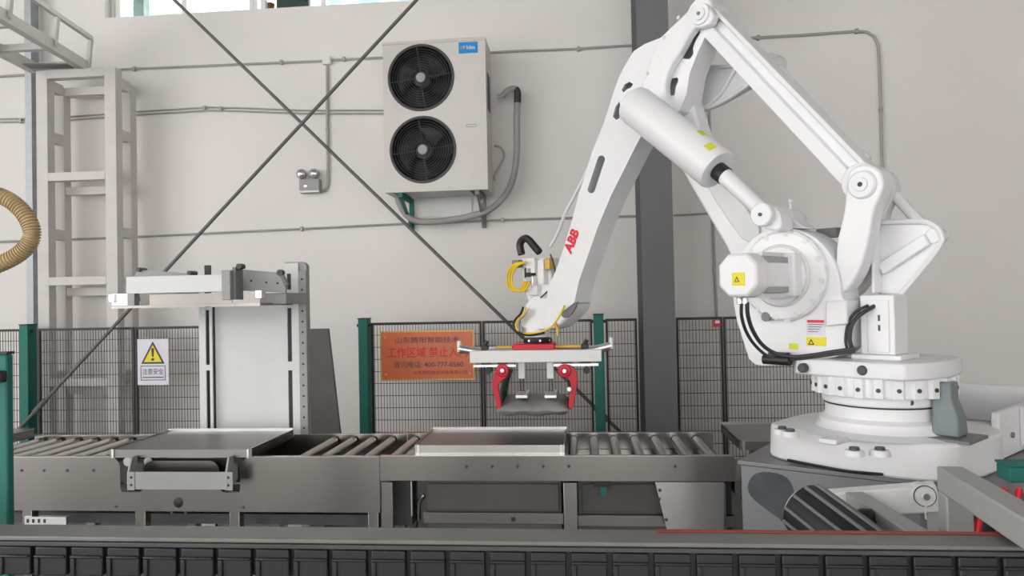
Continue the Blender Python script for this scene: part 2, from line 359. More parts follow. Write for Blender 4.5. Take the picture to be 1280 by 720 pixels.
def air_conditioner():
    Y0 = 6.62; a = at(478, 57, Y0); b = at(610, 237, Y0); x0, x1 = a.x, b.x; z1 = at(540, 51, Y0).z; z0 = at(545, 239, Y0).z; Y1 = 7.0
    t = thing('air_conditioner', 'beige twin fan air conditioner outdoor unit mounted high on the wall', 'air conditioner', ((x0+x1)/2, 6.81, z0))
    cs = [at(526, 97, Y0), at(528.5, 187, Y0)]; r = .292
    fp = MB(); fp.prism([(x0, z0+.03), (x1, z0+.03), (x1, z1-.02), (x0, z1-.02)], lambda p: (p[0], Y0, p[1]), lambda p: (p[0], Y0+.02, p[1]), holes=[circ2((c.x, c.z), r, 48) for c in cs])
    fp.build('front_panel', 'acw', t)
    MB().bb(x0-.004, x1+.004, Y0-.006, Y1, z1-.02, z1+.012).build('top_cover', 'acw', t, bevel=.01)
    bd = MB(); bd.bb(x0, x0+.012, Y0+.02, Y1, z0+.03, z1-.02).bb(x1-.012, x1, Y0+.02, Y1, z0+.03, z1-.02).bb(x0+.012, x1-.012, Y1-.012, Y1, z0+.03, z1-.02)
    bd.build('casing', 'acw', t)
    MB().bb(x0+.012, x1-.012, Y0+.22, Y0+.23, z0+.03, z1-.02).build('condenser', 'blackw', t, smooth=0)
    MB().bb(x0-.003, x1+.003, Y0-.004, Y1, z0, z0+.03).build('base_tray', 'acw', t, bevel=.004)
    for i, c in enumerate(cs):
        gr = MB().lathe([(r-.004, -.008), (r+.012, -.008), (r+.016, 0), (r+.012, .012), (r-.004, .012)], (c.x, Y0, c.z), (0, 1, 0), 56).build('fan_grille', 'charcoal', t)
        rg = MB()
        for k in range(1, 12):
            rr = .035+k*.0225
            rg.tube([(c.x+rr*cos(2*pi*j/40), Y0-.002, c.z+rr*sin(2*pi*j/40)) for j in range(40)], .0034, n=4, closed=True)
        for k in range(4):
            an = pi/2*k+.12; rg.cyl((c.x, Y0+.004, c.z), (c.x+r*cos(an), Y0+.004, c.z+r*sin(an)), .005, n=6)
        rg.build('grille_wires', 'charcoal', gr)
        MB().lathe([(0, -.012), (.04, -.012), (.046, -.004), (.046, .004)], (c.x, Y0, c.z), (0, 1, 0), 24).build('grille_badge', 'midgrey', gr)
        MB().lathe([(r+.01, .02), (r-.005, .02), (r-.012, .16), (r+.01, .16)], (c.x, Y0, c.z), (0, 1, 0), 48).build('shroud', 'blackw', t)
        fan = MB().lathe([(0, .05), (.06, .05), (.075, .06), (.075, .13)], (c.x, Y0, c.z), (0, 1, 0), 24).build('fan_hub', 'charcoal', t)
        for k in range(3):
            a0 = 2*pi*k/3+.5+i*.4; P = []; F = []
            for u_ in range(7):
                for v_ in range(5):
                    rr = .07+(.265-.07)*v_/4; an = a0+(u_/6-.5)*1.35*(.75+.25*v_/4)+v_*.12
                    P.append((c.x+rr*cos(an), Y0+.07+.07*(u_/6), c.z+rr*sin(an)))
            F = [(u_*5+v_, u_*5+v_+1, u_*5+v_+6, u_*5+v_+5) for u_ in range(6) for v_ in range(4)]
            bl = MB(); bl._add(P, F); bb_ = bl.build('fan_blade', 'blackw', fan); m_ = bb_.modifiers.new('s', 'SOLIDIFY'); m_.thickness = .006
    q0 = at(573.5, 67, Y0-.002); q1 = at(597, 52, Y0-.002)
    lg = MB().bb(q0.x, q1.x, Y0-.004, Y0, q0.z, q1.z).build('brand_plate', 'bluelogo', t)
    text('brand_lettering', 'Midea', (q0.x+.045, Y0-.0045, q0.z+.035), (1, 0, 0), (0, 0, 1), .035, 'white', lg, width=.105, bold=.01)
    rg = MB().tube([(q0.x+.028+.010*cos(2*pi*j/20), Y0-.005, q0.z+.052+.010*sin(2*pi*j/20)) for j in range(20)], .0016, n=4, closed=True); rg.build('brand_mark', 'white', lg)
    h0 = at(589, 157, Y0)
    MB().prism(capsule2((h0.x-.035, h0.z), (h0.x+.035, h0.z), .014), lambda p: (p[0], Y0-.004, p[1]), lambda p: (p[0], Y0, p[1]), holes=[capsule2((h0.x-.035, h0.z), (h0.x+.035, h0.z), .009)]).build('panel_grip', 'midgrey', t)
    MB().bb(x1, x1+.006, Y0+.10, Y0+.26, z1-.62, z1-.28).build('side_handle', 'charcoal', t, bevel=.003)
    # wall brackets
    for bx_ in (x0+.14, x1-.10):
        br = MB(); br.bb(bx_-.02, bx_+.02, Y0+.0, YW-.001, z0-.042, z0-.002).bb(bx_-.02, bx_+.02, YW-.04, YW-.001, z0-.30, z0-.042)
        br.bar((bx_, Y0+.06, z0-.045), (bx_, YW-.03, z0-.27), .03, .02, (1, 0, 0)); br.build('wall_bracket', 'teal' if bx_ < (x0+x1)/2 else 'grey', t)
    for bx_ in (x0+.12, x1-.12): MB().bb(bx_-.05, bx_+.05, Y0+.02, Y1-.02, z0-.002, z0).build('mount_foot', 'charcoal', t)
    return x0, x1, z0, z1
AX0, AX1, AZ0, AZ1 = air_conditioner()
# pipes of the unit
Yp = 6.9
P = spline([at(*q, Yp) for q in [(628, 120), (634, 114), (641, 111), (646, 113), (647, 121), (646, 150), (646, 190), (642, 220), (632, 243), (612, 262), (585, 271), (555, 276), (528, 277), (512, 272), (502, 260), (497, 247), (496, 241)]], 6)
t = thing('refrigerant_pipe', 'grey insulated pipe looping under the air conditioner', 'pipe', P[-1])
MB().tube(P, .030, n=12).build('insulation', 'pipe', t)
MB().tube([p_+Vector((.0, -.0, 0)) for p_ in P[20:44]], .0325, n=12).build('black_wrap', 'rubber', t) if False else MB().tube(P[16:27], .0335, n=12).build('black_wrap', 'rubber', t)
MB().cyl(at(622, 121, Yp), at(630, 119, Yp), .02, n=10).build('valve_nut', 'conduit', t)
P = spline([at(*q, 6.93) for q in [(597, 243), (602, 246), (603, 250), (603, 254)]], 5)
solo(MB().tube(P, .012, n=8), 'drain_tube', 'pipe', 'short thin tube hanging under the right of the air conditioner', 'tube')
P = spline([at(*q, 6.9) for q in [(618, 182), (626, 185), (630, 195), (624, 208), (618, 220), (619, 226)]], 6)
solo(MB().tube(P, .011, n=8), 'copper_tube', 'conduit', 'thin looped tube beside the right side of the air conditioner', 'tube')
a = at(524, 245, 7.09); b = at(590, 270, 7.09)
solo(MB().bb(a.x, b.x, 7.085, 7.099, b.z, a.z), 'backing_sheet', 'panelw', 'pale sheet on the wall under the air conditioner', 'sheet')

# ------------------------------------------------------------------ fence
YF = 6.46; ZF0 = .12; ZF1 = 1.425
def fence(label, panels, posts):
    xs = [at(p_, 405, YF).x for ab in panels for p_ in ab]
    t = thing('safety_fence', label, 'fence', ((min(xs)+max(xs))/2, YF, 0), group='black wire safety fences with teal posts')
    for pa, pb in panels:
        x0 = at(pa, 405, YF).x; x1 = at(pb, 405, YF).x; e = .009
        fp = MB().bb(x0, x1, YF-.012, YF+.012, ZF1-.022, ZF1).bb(x0, x1, YF-.012, YF+.012, ZF0, ZF0+.022).bb(x0, x0+2*e, YF-.012, YF+.012, ZF0+.022, ZF1-.022).bb(x1-2*e, x1, YF-.012, YF+.012, ZF0+.022, ZF1-.022).build('panel_frame', 'blackw', t)
        for xx in (x0+.1, x1-.1): MB().bb(xx-.012, xx+.012, YF-.01, YF+.01, 0, ZF0).build('foot', 'blackw', fp)
        mb = MB(); n = max(2, round((x1-x0)/.027))
        for i in range(1, n): xx = x0+(x1-x0)*i/n; mb.bb(xx-.0019, xx+.0019, YF-.002, YF+.002, ZF0+.022, ZF1-.022)
        zz = ZF1-.11
        while zz > ZF0+.04: mb.bb(x0+.018, x1-.018, YF-.006, YF-.002, zz-.0024, zz+.0024); zz -= .107
        mb.build('wire_mesh', 'blackw', fp, smooth=0, kind='stuff')
    for px in posts:
        x = at(px, 405, YF).x
        pt = MB().bb(x-.042, x+.042, YF-.07, YF+.05, .01, ZF1+.035).build('post', 'teal', t, bevel=.006)
        MB().bb(x-.046, x+.046, YF-.072, YF+.052, ZF1+.035, ZF1+.045).build('cap', 'blackw', pt)
        MB().bb(x-.09, x+.09, YF-.11, YF+.09, 0, .01).build('foot_plate', 'teal', pt)
        for zz in (ZF1-.02, .4): MB().cyl((x-.06, YF-.03, zz), (x+.06, YF-.03, zz), .014, n=10).build('clamp', 'blackw', pt)
fence('black wire safety fence on the left carrying the yellow warning sign', [(-60, 27), (48, 168), (169, 262)], [36])
fence('black wire safety fence with two teal posts carrying the orange notice', [(464, 602), (603, 740), (757, 796)], [456, 748])
fence('black wire safety fence between the dark column and the robot base', [(845, 903), (904, 1040)], [])
# red call point on the fence
p = at(896, 404, YF-.02)
t = thing('call_point', 'small red and white box on top of the fence below the conduit', 'box', (p.x, YF-.03, p.z-.03))
MB().bb(p.x-.03, p.x+.03, YF-.05, YF-.013, p.z-.03, p.z+.03).build('box_body', 'red', t, bevel=.004)
MB().bb(p.x-.018, p.x+.018, YF-.053, YF-.05, p.z+.0, p.z+.024).build('button_plate', 'white', t)

# warning sign
def sign_plane(px0, py0, px1, py1, Y): a = at(px0, py0, Y); b = at(px1, py1, Y); return a.x, b.x, b.z, a.z
Ys = YF-.016
x0, x1, z0, z1 = sign_plane(171.5, 424, 211, 481, Ys)
t = thing('warning_sign', 'white warning sign with yellow triangle hung on the left fence', 'sign', ((x0+x1)/2, Ys, z0))
wd, ht = x1-x0, z1-z0
MB().bb(x0, x1, Ys, Ys+.004, z0, z1).build('sign_board', 'paper', t)
def S(u_, v_, d=0.001): return (x0+u_*wd, Ys-d, z0+v_*ht)
tri = lambda c, k: [(c[0]+(q[0]-c[0])*k, c[1]+(q[1]-c[1])*k) for q in [(.12, .46), (.88, .46), (.5, .95)]]
cc = (.5, .62)
MB().prism(tri(cc, 1), lambda p: S(p[0], p[1], .0005), lambda p: S(p[0], p[1], .0015)).build('triangle_border', 'black', t, smooth=0)
MB().prism(tri(cc, .76), lambda p: S(p[0], p[1], .0015), lambda p: S(p[0], p[1], .0025)).build('triangle_field', 'warn', t, smooth=0)
MB().prism([(.455, .80), (.545, .80), (.525, .61), (.475, .61)], lambda p: S(p[0], p[1], .0025), lambda p: S(p[0], p[1], .0035)).prism([(.5+.05*cos(k*pi/6), .555+.03*sin(k*pi/6)) for k in range(12)], lambda p: S(p[0], p[1], .0025), lambda p: S(p[0], p[1], .0035)).build('exclamation_mark', 'black', t, smooth=0)
MB().prism([(.10, .10), (.90, .10), (.90, .42), (.10, .42)], lambda p: S(p[0], p[1], .0005), lambda p: S(p[0], p[1], .0015), holes=[[(.12, .115), (.88, .115), (.88, .405), (.12, .405)]]).build('text_border', 'navy', t, smooth=0)
text('lettering', '注意安全', S(.16, .225), (1, 0, 0), (0, 0, 1), .135*ht, 'navy', t, width=.68*wd, bold=.004)
MB().prism([(.16, .155), (.84, .155), (.84, .175), (.16, .175)], lambda p: S(p[0], p[1], .0005), lambda p: S(p[0], p[1], .0015)).build('small_print', 'navy', t, smooth=0)
# orange notice
x0, x1, z0, z1 = sign_plane(477, 416, 592, 473, Ys)
t = thing('notice_board', 'orange notice board with gold edge and writing on the fence', 'sign', ((x0+x1)/2, Ys, z0))
wd, ht = x1-x0, z1-z0
MB().bb(x0, x1, Ys, Ys+.006, z0, z1).build('board', 'orange', t)
e_ = .012
for nm, b_ in (('edge', (x0-e_, x1+e_, z1, z1+e_)), ('edge', (x0-e_, x1+e_, z0-e_, z0)), ('edge', (x0-e_, x0, z0, z1)), ('edge', (x1, x1+e_, z0, z1))):
    MB().bb(b_[0], b_[1], Ys-.006, Ys+.008, b_[2], b_[3]).build(nm, 'gold', t)
for u_ in (.04, .96):
    for v_ in (.1, .9): MB().lathe([(0, -.006), (.01, -.004), (.012, 0)], (x0+u_*wd, Ys, z0+v_*ht), (0, 1, 0), 12).build('screw', 'gold', t)
text('lettering', '山东腾阳智能技术', S(.15, .77), (1, 0, 0), (0, 0, 1), .13*ht, 'charcoal', t, width=.70*wd, bold=.003)
text('lettering', '工作区域 禁止入内', S(.06, .46), (1, 0, 0), (0, 0, 1), .22*ht, 'abbred', t, width=.88*wd, bold=.008)
text('lettering', '咨询电话: 400-777-0560', S(.13, .24), (1, 0, 0), (0, 0, 1), .14*ht, 'charcoal', t, width=.76*wd, bold=.003)
text('lettering', '山东腾阳智能装备有限公司', S(.35, .10), (1, 0, 0), (0, 0, 1), .075*ht, 'darkred', t, width=.58*wd)

# ------------------------------------------------------------------ tower frame and overhead walkway frame
YT = 6.64; YT1 = 6.97; TW = .115
tx0 = at(46, 250, YT).x; tx1 = at(146, 250, YT).x; TZ = at(95, 86, YT).z
t = thing('tower_frame', 'light grey welded tower frame standing against the wall on the left', 'frame', ((tx0+tx1)/2, 6.8, 0))
for X in (tx0+TW/2, tx1-TW/2):
    for Y in (YT+.05, YT1-.05): MB().bb(X-TW/2, X+TW/2, Y-.05, Y+.05, 0, TZ-.1 if Y > 6.8 else TZ).build('post', 'tower', t, bevel=.004)
zs = [TZ-.04, at(95, 220, YT).z, at(95, 351, YT).z, at(95, 478, YT).z]
for z in zs:
    MB().bb(tx0+TW, tx1-TW, YT, YT+.09, z-.04, z+.04).build('front_rung', 'tower', t, bevel=.003)
    MB().bb(tx0+TW, tx1-TW, YT1-.09, YT1, z-.14, z-.06).build('rear_rung', 'tower', t, bevel=.003)
for k, z in enumerate([TZ-.13, at(160, 170, 6.8).z, at(160, 291, 6.8).z, .95, .35]):
    for X in (tx0+TW-.036, tx1-.036): MB().bb(X-.035, X+.035, YT+.10, YT1-.10, z-.05, z+.05).build('side_rung', 'tower', t, bevel=.003)
ZO = TZ+.02
t = thing('overhead_frame', 'light grey overhead ladder frame reaching from the tower top towards the camera', 'frame', (tx1-.1, 6.6, ZO))
def hp(px, py, z): return atz(px, py, z)
A0 = hp(105, 82, ZO+.05); A1 = hp(-60, -18, ZO+.05); dA = A1-A0
B0 = A0+Vector((-.52, 0, 0)); B1 = B0+dA
MB().bar(A0, A1, .07, .10).build('side_rail', 'tower', t, bevel=.004)
MB().bar(B0, B1, .07, .10).build('side_rail', 'tower', t, bevel=.004)
for k in (.02, .3, .6, .9):
    MB().bar(A0+dA*k+Vector((-.036, 0, 0)), B0+dA*k+Vector((.036, 0, 0)), .06, .06).build('cross_member', 'tower', t, bevel=.003)
MB().bar((A0+B0)/2+dA*.06+Vector((0, 0, -.045)), (A0+B0)/2+dA*.13+Vector((0, 0, -.045)), .40, .01).build('tray_plate', 'grey', t)
up_ = Vector((0, 0, .22)); off = Vector((.06, .02, .05))
for k in (.0, .32, .68, 1.): MB().bar(A0+off+dA*k+Vector((-.03, 0, -.06)), A0+off+dA*k+up_, .035, .035, (0, 1, 0)).build('guard_post', 'tower', t)
MB().bar(A0+off+up_, A1+off+up_, .04, .04).build('guard_rail', 'tower', t)

# hose at left
Yh = 2.4
P = spline([at(*q, Yh) for q in [(-140, 300), (-110, 258), (-60, 236), (-5, 243), (26, 262), (40, 290), (30, 312), (0, 330), (-50, 345), (-110, 352), (-150, 345)]], 36)
t = thing('corrugated_hose', 'beige corrugated hose curving in at the left edge', 'hose', P[0])
MB().tube(P, .03, n=16, rf=lambda i: .0285 if i % 4 < 2 else .0225).build('hose_tube', 'hose', t, smooth=60)
for p_ in (P[0], P[-1]):
    pass

# near teal gate post
Yg = 2.2; gx = at(9, 550, Yg).x; gz = at(5, 443, Yg).z
t = thing('gate_post', 'near teal gate post with black latch at the left edge', 'post', (gx-.09, Yg+.05, 0))
MB().bb(gx-.18, gx, Yg, Yg+.03, .01, gz).build('post_tube', 'teal', t, bevel=.006)
MB().bb(gx-.182, gx+.002, Yg-.002, Yg+.032, gz, gz+.008).build('cap', 'blackw', t)
MB().bb(gx-.24, gx+.06, Yg-.05, Yg+.13, 0, .01).build('foot_plate', 'teal', t)
zl = at(10, 470, Yg).z
MB().bb(gx-.16, gx+.004, Yg-.03, Yg-.0005, zl-.018, zl+.018).build('latch_bar', 'blackw', t, bevel=.006)
MB().lathe([(0, -.05), (.014, -.05), (.017, -.045), (.017, -.03)], (gx-.035, Yg, zl), (0, 1, 0), 16).build('latch_knob', 'grey', t)

# ------------------------------------------------------------------ conveyor
YN = 4.10; YB = 4.77; ZC = .735
def cx(px, Y=YN, py=575): return at(px, py, Y).x
X0 = cx(-60); XM = cx(474); X1 = cx(919); N0, N1, N2, N3 = cx(150), cx(179), cx(274), cx(300)
LZ = .425
def roller_proto(t):
    m_ = MB().cyl((0, YN+.02, 0), (0, YB-.02, 0), .024, n=16).build('roller', 'steelb', t)
    m_.location = -t.location+Vector((0, 0, 0)); return m_
def fix_roller(o, t):
    # geometry was stored relative to the root: undo so that location alone places it
    o.data.transform(Matrix.Translation(t.matrix_basis.translation)); o.location = -t.matrix_basis.translation
def conveyor_left():
    t = thing('roller_conveyor', 'stainless roller conveyor section with deep side panel, left half', 'conveyor', ((X0+XM)/2, (YN+YB)/2, 0), group='roller conveyor sections')
    def panel(pts, nm='side_panel'):
        MB().prism(pts, lambda p: (p[0], YN, p[1]), lambda p: (p[0], YN+.004, p[1])).build(nm, 'steel', t)
    R_ = .06
    def arc(cx_, cz, a0, a1): return [(cx_+R_*cos(a0+(a1-a0)*k/6), cz+R_*sin(a0+(a1-a0)*k/6)) for k in range(7)]
    panel([(X0, LZ), (N0+.005, LZ), (N0+.005, ZC-.18)]+[(N0, ZC-.18)]+arc(N0-R_, ZC-R_, 0, pi/2)+[(X0, ZC)])
    panel([(N1-.02, LZ), (N2+.02, LZ), (N2+.02, ZC-.2), (N2, ZC-.18)]+arc(N2-R_, ZC-.02-R_, 0, pi/2)+arc(N1+R_, ZC-.02-R_, pi/2, pi)+[(N1, ZC-.18), (N1-.02, ZC-.2)])
    panel([(N3-.005, LZ), (XM, LZ), (XM, ZC)]+arc(N3+R_, ZC-R_, pi/2, pi)+[(N3, ZC-.18), (N3-.005, ZC-.18)])
    panel([(N0+.005, LZ), (N1-.02, LZ), (N1-.02, ZC-.2), (N0+.005, ZC-.2)], 'lower_panel'); panel([(N2+.02, LZ), (N3-.005, LZ), (N3-.005, ZC-.2), (N2+.02, ZC-.2)], 'lower_panel')
    for a, b in ((X0, N0-.06), (N3+.06, XM)): MB().bb(a, b, YN, YN+.03, ZC, ZC+.004).build('top_flange', 'steelb', t)
    MB().bb(X0, XM, YB, YB+.004, LZ, ZC+.01).build('rear_panel', 'steel', t); MB().bb(X0, XM, YB-.03, YB+.004, ZC+.01, ZC+.014).build('rear_flange', 'steelb', t)
    MB().bb(X0, XM, YN+.03, YB-.01, ZC-.16, ZC-.15).build('bed_pan', 'steeld', t)
    MB().bb(N0+.01, N3-.01, YN+.06, YN+.065, ZC-.21, ZC-.02).build('inner_plate', 'black', t)  # black plate puts the shade inside the notches into its colour
    for px, py in ((27, 588), (55, 588), (84, 588), (117, 588), (305, 586), (145, 633), (304, 634), (215, 641), (232, 641)):
        q = at(px, py, YN); MB().lathe([(0, -.004), (.007, -.004), (.009, 0)], (q.x, YN, q.z), (0, 1, 0), 10).build('bolt', 'charcoal', t)
    q = at(223, 628, YN); MB().lathe([(0, -.002), (.026, -.002), (.03, 0)], (q.x, YN, q.z), (0, 1, 0), 20).build('cable_hole_cap', 'black', t)
    for px in (172, 290, 464, 30): 
        xx = cx(px)-.03
        for Y in (YN+.02, YB-.08): MB().bb(xx, xx+.06, Y, Y+.06, 0, LZ if px != 478 else LZ).build('leg', 'steel', t, bevel=.003)
    MB().bb(X0, XM, YN+.25, YN+.31, .28, .34).build('tie_beam', 'charcoal', t)  # charcoal colour deepens the shade under the conveyor
    MB().bb(cx(28), cx(80), YN+.012, YN+.04, .34, .385).build('sensor_rail', 'alu', t)
    for k in range(4): xx = cx(31)+k*.035; MB().bb(xx, xx+.012, YN+.009, YN+.012, .35, .372).build('slot', 'black', t)
    r0 = MB().cyl((0, YN+.02, 0), (0, YB-.02, 0), .026, n=16).build('roller', 'roller', t); fix_roller(r0, t)
    xs = []
    x = X0+.06
    while x < XM-.03:
        if x < cx(185) or x > cx(345): xs.append(x)
        x += .128
    base = r0.location.copy()
    for i, x in enumerate(xs):
        o = r0 if i == 0 else r0.copy()
        if i: COL.objects.link(o); o.parent = t
        o.location = base+Vector((x, 0, ZC-.03))
def conveyor_right():
    t = thing('roller_conveyor', 'stainless roller conveyor section with slim side rail, right half', 'conveyor', ((XM+X1)/2, (YN+YB)/2, 0), group='roller conveyor sections')
    xa = XM+.004; RZ = .605
    MB().bb(xa, X1, YN, YN+.004, RZ, ZC+.004).build('side_rail', 'steel', t); MB().bb(xa, X1, YN, YN+.03, ZC+.004, ZC+.008).build('top_flange', 'steelb', t)
    MB().bb(xa, X1, YN+.004, YN+.04, RZ, RZ+.004).build('bottom_flange', 'steel', t)
    MB().bb(xa, X1, YB, YB+.004, RZ, ZC+.014).build('rear_rail', 'steel', t); MB().bb(xa, X1, YB-.03, YB+.004, ZC+.014, ZC+.018).build('rear_flange', 'steelb', t)
    MB().bb(xa, X1, YN+.04, YB-.01, RZ+.03, RZ+.04).build('bed_pan', 'steel', t)
    for px in (583, 615, 647, 679, 844, 711):
        q = at(px, 583, YN); MB().lathe([(0, -.004), (.007, -.004), (.009, 0)], (q.x, YN, q.z), (0, 1, 0), 10).build('bolt', 'charcoal', t)
    for px, w_ in ((482, .065), (712, .075), (900, .06)):
        xx = cx(px)
        for Y in (YN+.012, YB-.08): MB().bb(xx-w_/2, xx+w_/2, Y, Y+.06, 0, RZ-.012).build('leg', 'steel', t, bevel=.003)
    a = [at(*q, YN) for q in ((819, 603), (905, 603), (905, 668), (835, 668))]
    MB().prism([(q.x, q.z) for q in a], lambda p: (p[0], YN+.005, p[1]), lambda p: (p[0], YN+.009, p[1])).build('gusset_plate', 'steelb', t)
    for px, py in ((825, 613), (824, 624), (833, 650)):
        q = at(px, py, YN); MB().lathe([(0, -.003), (.008, -.003), (.01, 0)], (q.x, YN+.005, q.z), (0, 1, 0), 10).build('bolt', 'charcoal', t)
    q = at(753, 609, YN+.06)
    MB().bb(q.x-.05, q.x+.05, YN+.06, YN+.14, q.z-.0, RZ-.011).build('sensor_bracket', 'black', t); MB().bb(q.x-.012, q.x+.022, YN+.07, YN+.12, q.z-.05, q.z).build('green_sensor', 'teal', t)
    r0 = MB().cyl((0, YN+.02, 0), (0, YB-.02, 0), .026, n=16).build('roller', 'roller', t); fix_roller(r0, t)
    base = r0.location.copy(); xs = []; x = xa+.05
    while x < X1-.02:
        if x < cx(525) or x > cx(706): xs.append(x)
        x += .128
    for i, x in enumerate(xs):
        o = r0 if i == 0 else r0.copy()
        if i: COL.objects.link(o); o.parent = t
        o.location = base+Vector((x, 0, ZC-.03))
conveyor_left(); conveyor_right()
def tray(pn0, pn1, yn, yf, zt, lip, label, lm='steelb'):
    """stainless lift table; near corners given by picture columns"""
    x0 = at(pn0, 565, yn).x; x1 = at(pn1, 565, yn).x
    t = thing('lift_table', label, 'table', ((x0+x1)/2, (yn+yf)/2, ZC-.15), group='stainless lift tables on the conveyor')
    MB().bb(x0, x1, yn, yf, zt-.006, zt).build('table_top', 'tray', t)
    MB().bb(x0, x1, yn-.004, yn, zt-lip, zt+.001).build('front_lip', lm, t); MB().bb(x0, x1, yf, yf+.012, zt-lip, zt+.016).build('rear_lip', 'alu', t)
    for X in (x0+.004, x1-.004): MB().bb(X-.004, X+.004, yn, yf, zt-lip, zt+.008).build('side_lip', 'steel', t)
    for X in (x0+.02, x1-.02): MB().bb(X-.006, X+.006, yn-.012, yn-.004, zt-lip, zt+.004).build('corner_stop', 'alu', t)
    MB().bb((x0+x1)/2-.14, (x0+x1)/2+.14, yn+.12, yf-.12, ZC-.149, zt-.006).build('lift_post', 'steeld', t)
tray(138, 315, 4.06, 4.66, .787, .045, 'wide stainless lift table on the left beneath the cantilever machine', 'tray')
tray(519, 706, 4.14, 4.64, .793, .05, 'stainless lift table below the hanging gripper')
tray(925, 1060, 4.24, 4.80, .79, .045, 'stainless lift table partly hidden behind the robot base', 'tray')
# stand under the third table beyond the rail end
t = thing('conveyor_stub', 'short stainless conveyor stub behind the robot pedestal', 'conveyor', (1.2, 4.45, 0))
MB().bb(X1+.02, 1.62, YN+.13, YB+.04, .50, .575).build('stub_bed', 'steel', t)
for xx in (X1+.1, 1.5): MB().bb(xx, xx+.06, YN+.2, YN+.26, 0, .50).build('leg', 'steel', t)
# pusher bracket in the panel notches
Yk = 3.97
k0, k1 = at(159, 590, Yk).x, at(291, 590, Yk).x; kz0 = at(220, 613, Yk).z; kz1 = at(220, 590, Yk).z; kz2 = at(170, 573, Yk).z
t = thing('pusher_bracket', 'pale grey steel bracket hanging in the notches of the side panel', 'bracket', ((k0+k1)/2, Yk, kz0))
MB().bb(k0+.012, k1-.012, Yk, Yk+.01, kz0+.004, kz1).build('cross_plate', 'greypaint', t, bevel=.002)
for X, s_ in ((k0, 1), (k1-.045, 1)):
    MB().prism([(Yk-.004, kz0), (YN-.001, kz0+.03), (YN-.001, .70), (4.05, .715), (4.05, kz2), (Yk+.03, kz2), (Yk-.004, kz1-.01)], lambda p: (X, p[0], p[1]), lambda p: (X+.012, p[0], p[1])).bb(X+.012, X+.045, Yk-.004, Yk+.002, kz0, kz1).build('side_plate', 'greypaint', t, bevel=.002)
for X in (k0+.025, k1-.025):
    for z in (kz0+.03, kz1-.03): MB().lathe([(0, -.004), (.006, -.004), (.008, 0)], (X, Yk-.004, z), (0, 1, 0), 8).build('bolt', 'charcoal', t)
# cabinets under the right conveyor
def cabinet(pa, pb, y0, z0, z1, label):
    xa, xb = at(pa, 620, y0).x, at(pb, 620, y0).x
    t = thing('low_cabinet', label, 'cabinet', ((xa+xb)/2, y0+.2, 0), group='grey cabinets below the conveyor')
    MB().bb(xa, xb, y0+.012, y0+.40, .06, z1).build('body', 'cabgrey', t, bevel=.004)
    MB().bb(xa+.015, xb-.015, y0, y0+.011, z0+.012, z1-.03).build('door', 'cabgrey', t, bevel=.003)
    MB().bb(xa-.01, xb+.01, y0-.03, y0+.011, z0-.06, z0+.002).build('front_ledge', 'steel', t, bevel=.002)
    MB().bb(xa+.03, xb-.03, y0+.05, y0+.36, 0, .06).build('plinth', 'black', t)
    q = (xa*.35+xb*.65); MB().bb(q-.012, q+.012, y0-.034, y0-.03, z0-.045, z0-.02).build('catch', 'black', t)
cabinet(532, 702, YN+.14, .395, .585, 'grey cabinet below the conveyor between its middle legs')
cabinet(724, 915, YN+.14, .385, .585, 'grey cabinet below the conveyor beside the gusset plate')
q = at(512, 630, YN+.2)
t = thing('switch_box', 'dark switch box with bent pipe under the conveyor joint', 'box', (q.x, YN+.25, 0))
MB().bb(q.x-.09, q.x+.02, YN+.18, YN+.3, .30, .585).build('panel_box', 'charcoal', t, bevel=.005)
MB().tube(spline([(q.x+.05, YN+.2, .33), (q.x+.055, YN+.2, .42), (q.x+.075, YN+.2, .46), (q.x+.09, YN+.2, .47)], 5), .014, n=10).build('bent_pipe', 'steel', t)
MB().bb(q.x-.07, q.x-.03, YN+.2, YN+.26, 0, .30).build('stand', 'steeld', t)
MB().bb(q.x+.018, q.x+.024, YN+.16, YN+.18, .36, .56).build('edge_strip', 'alu', t)

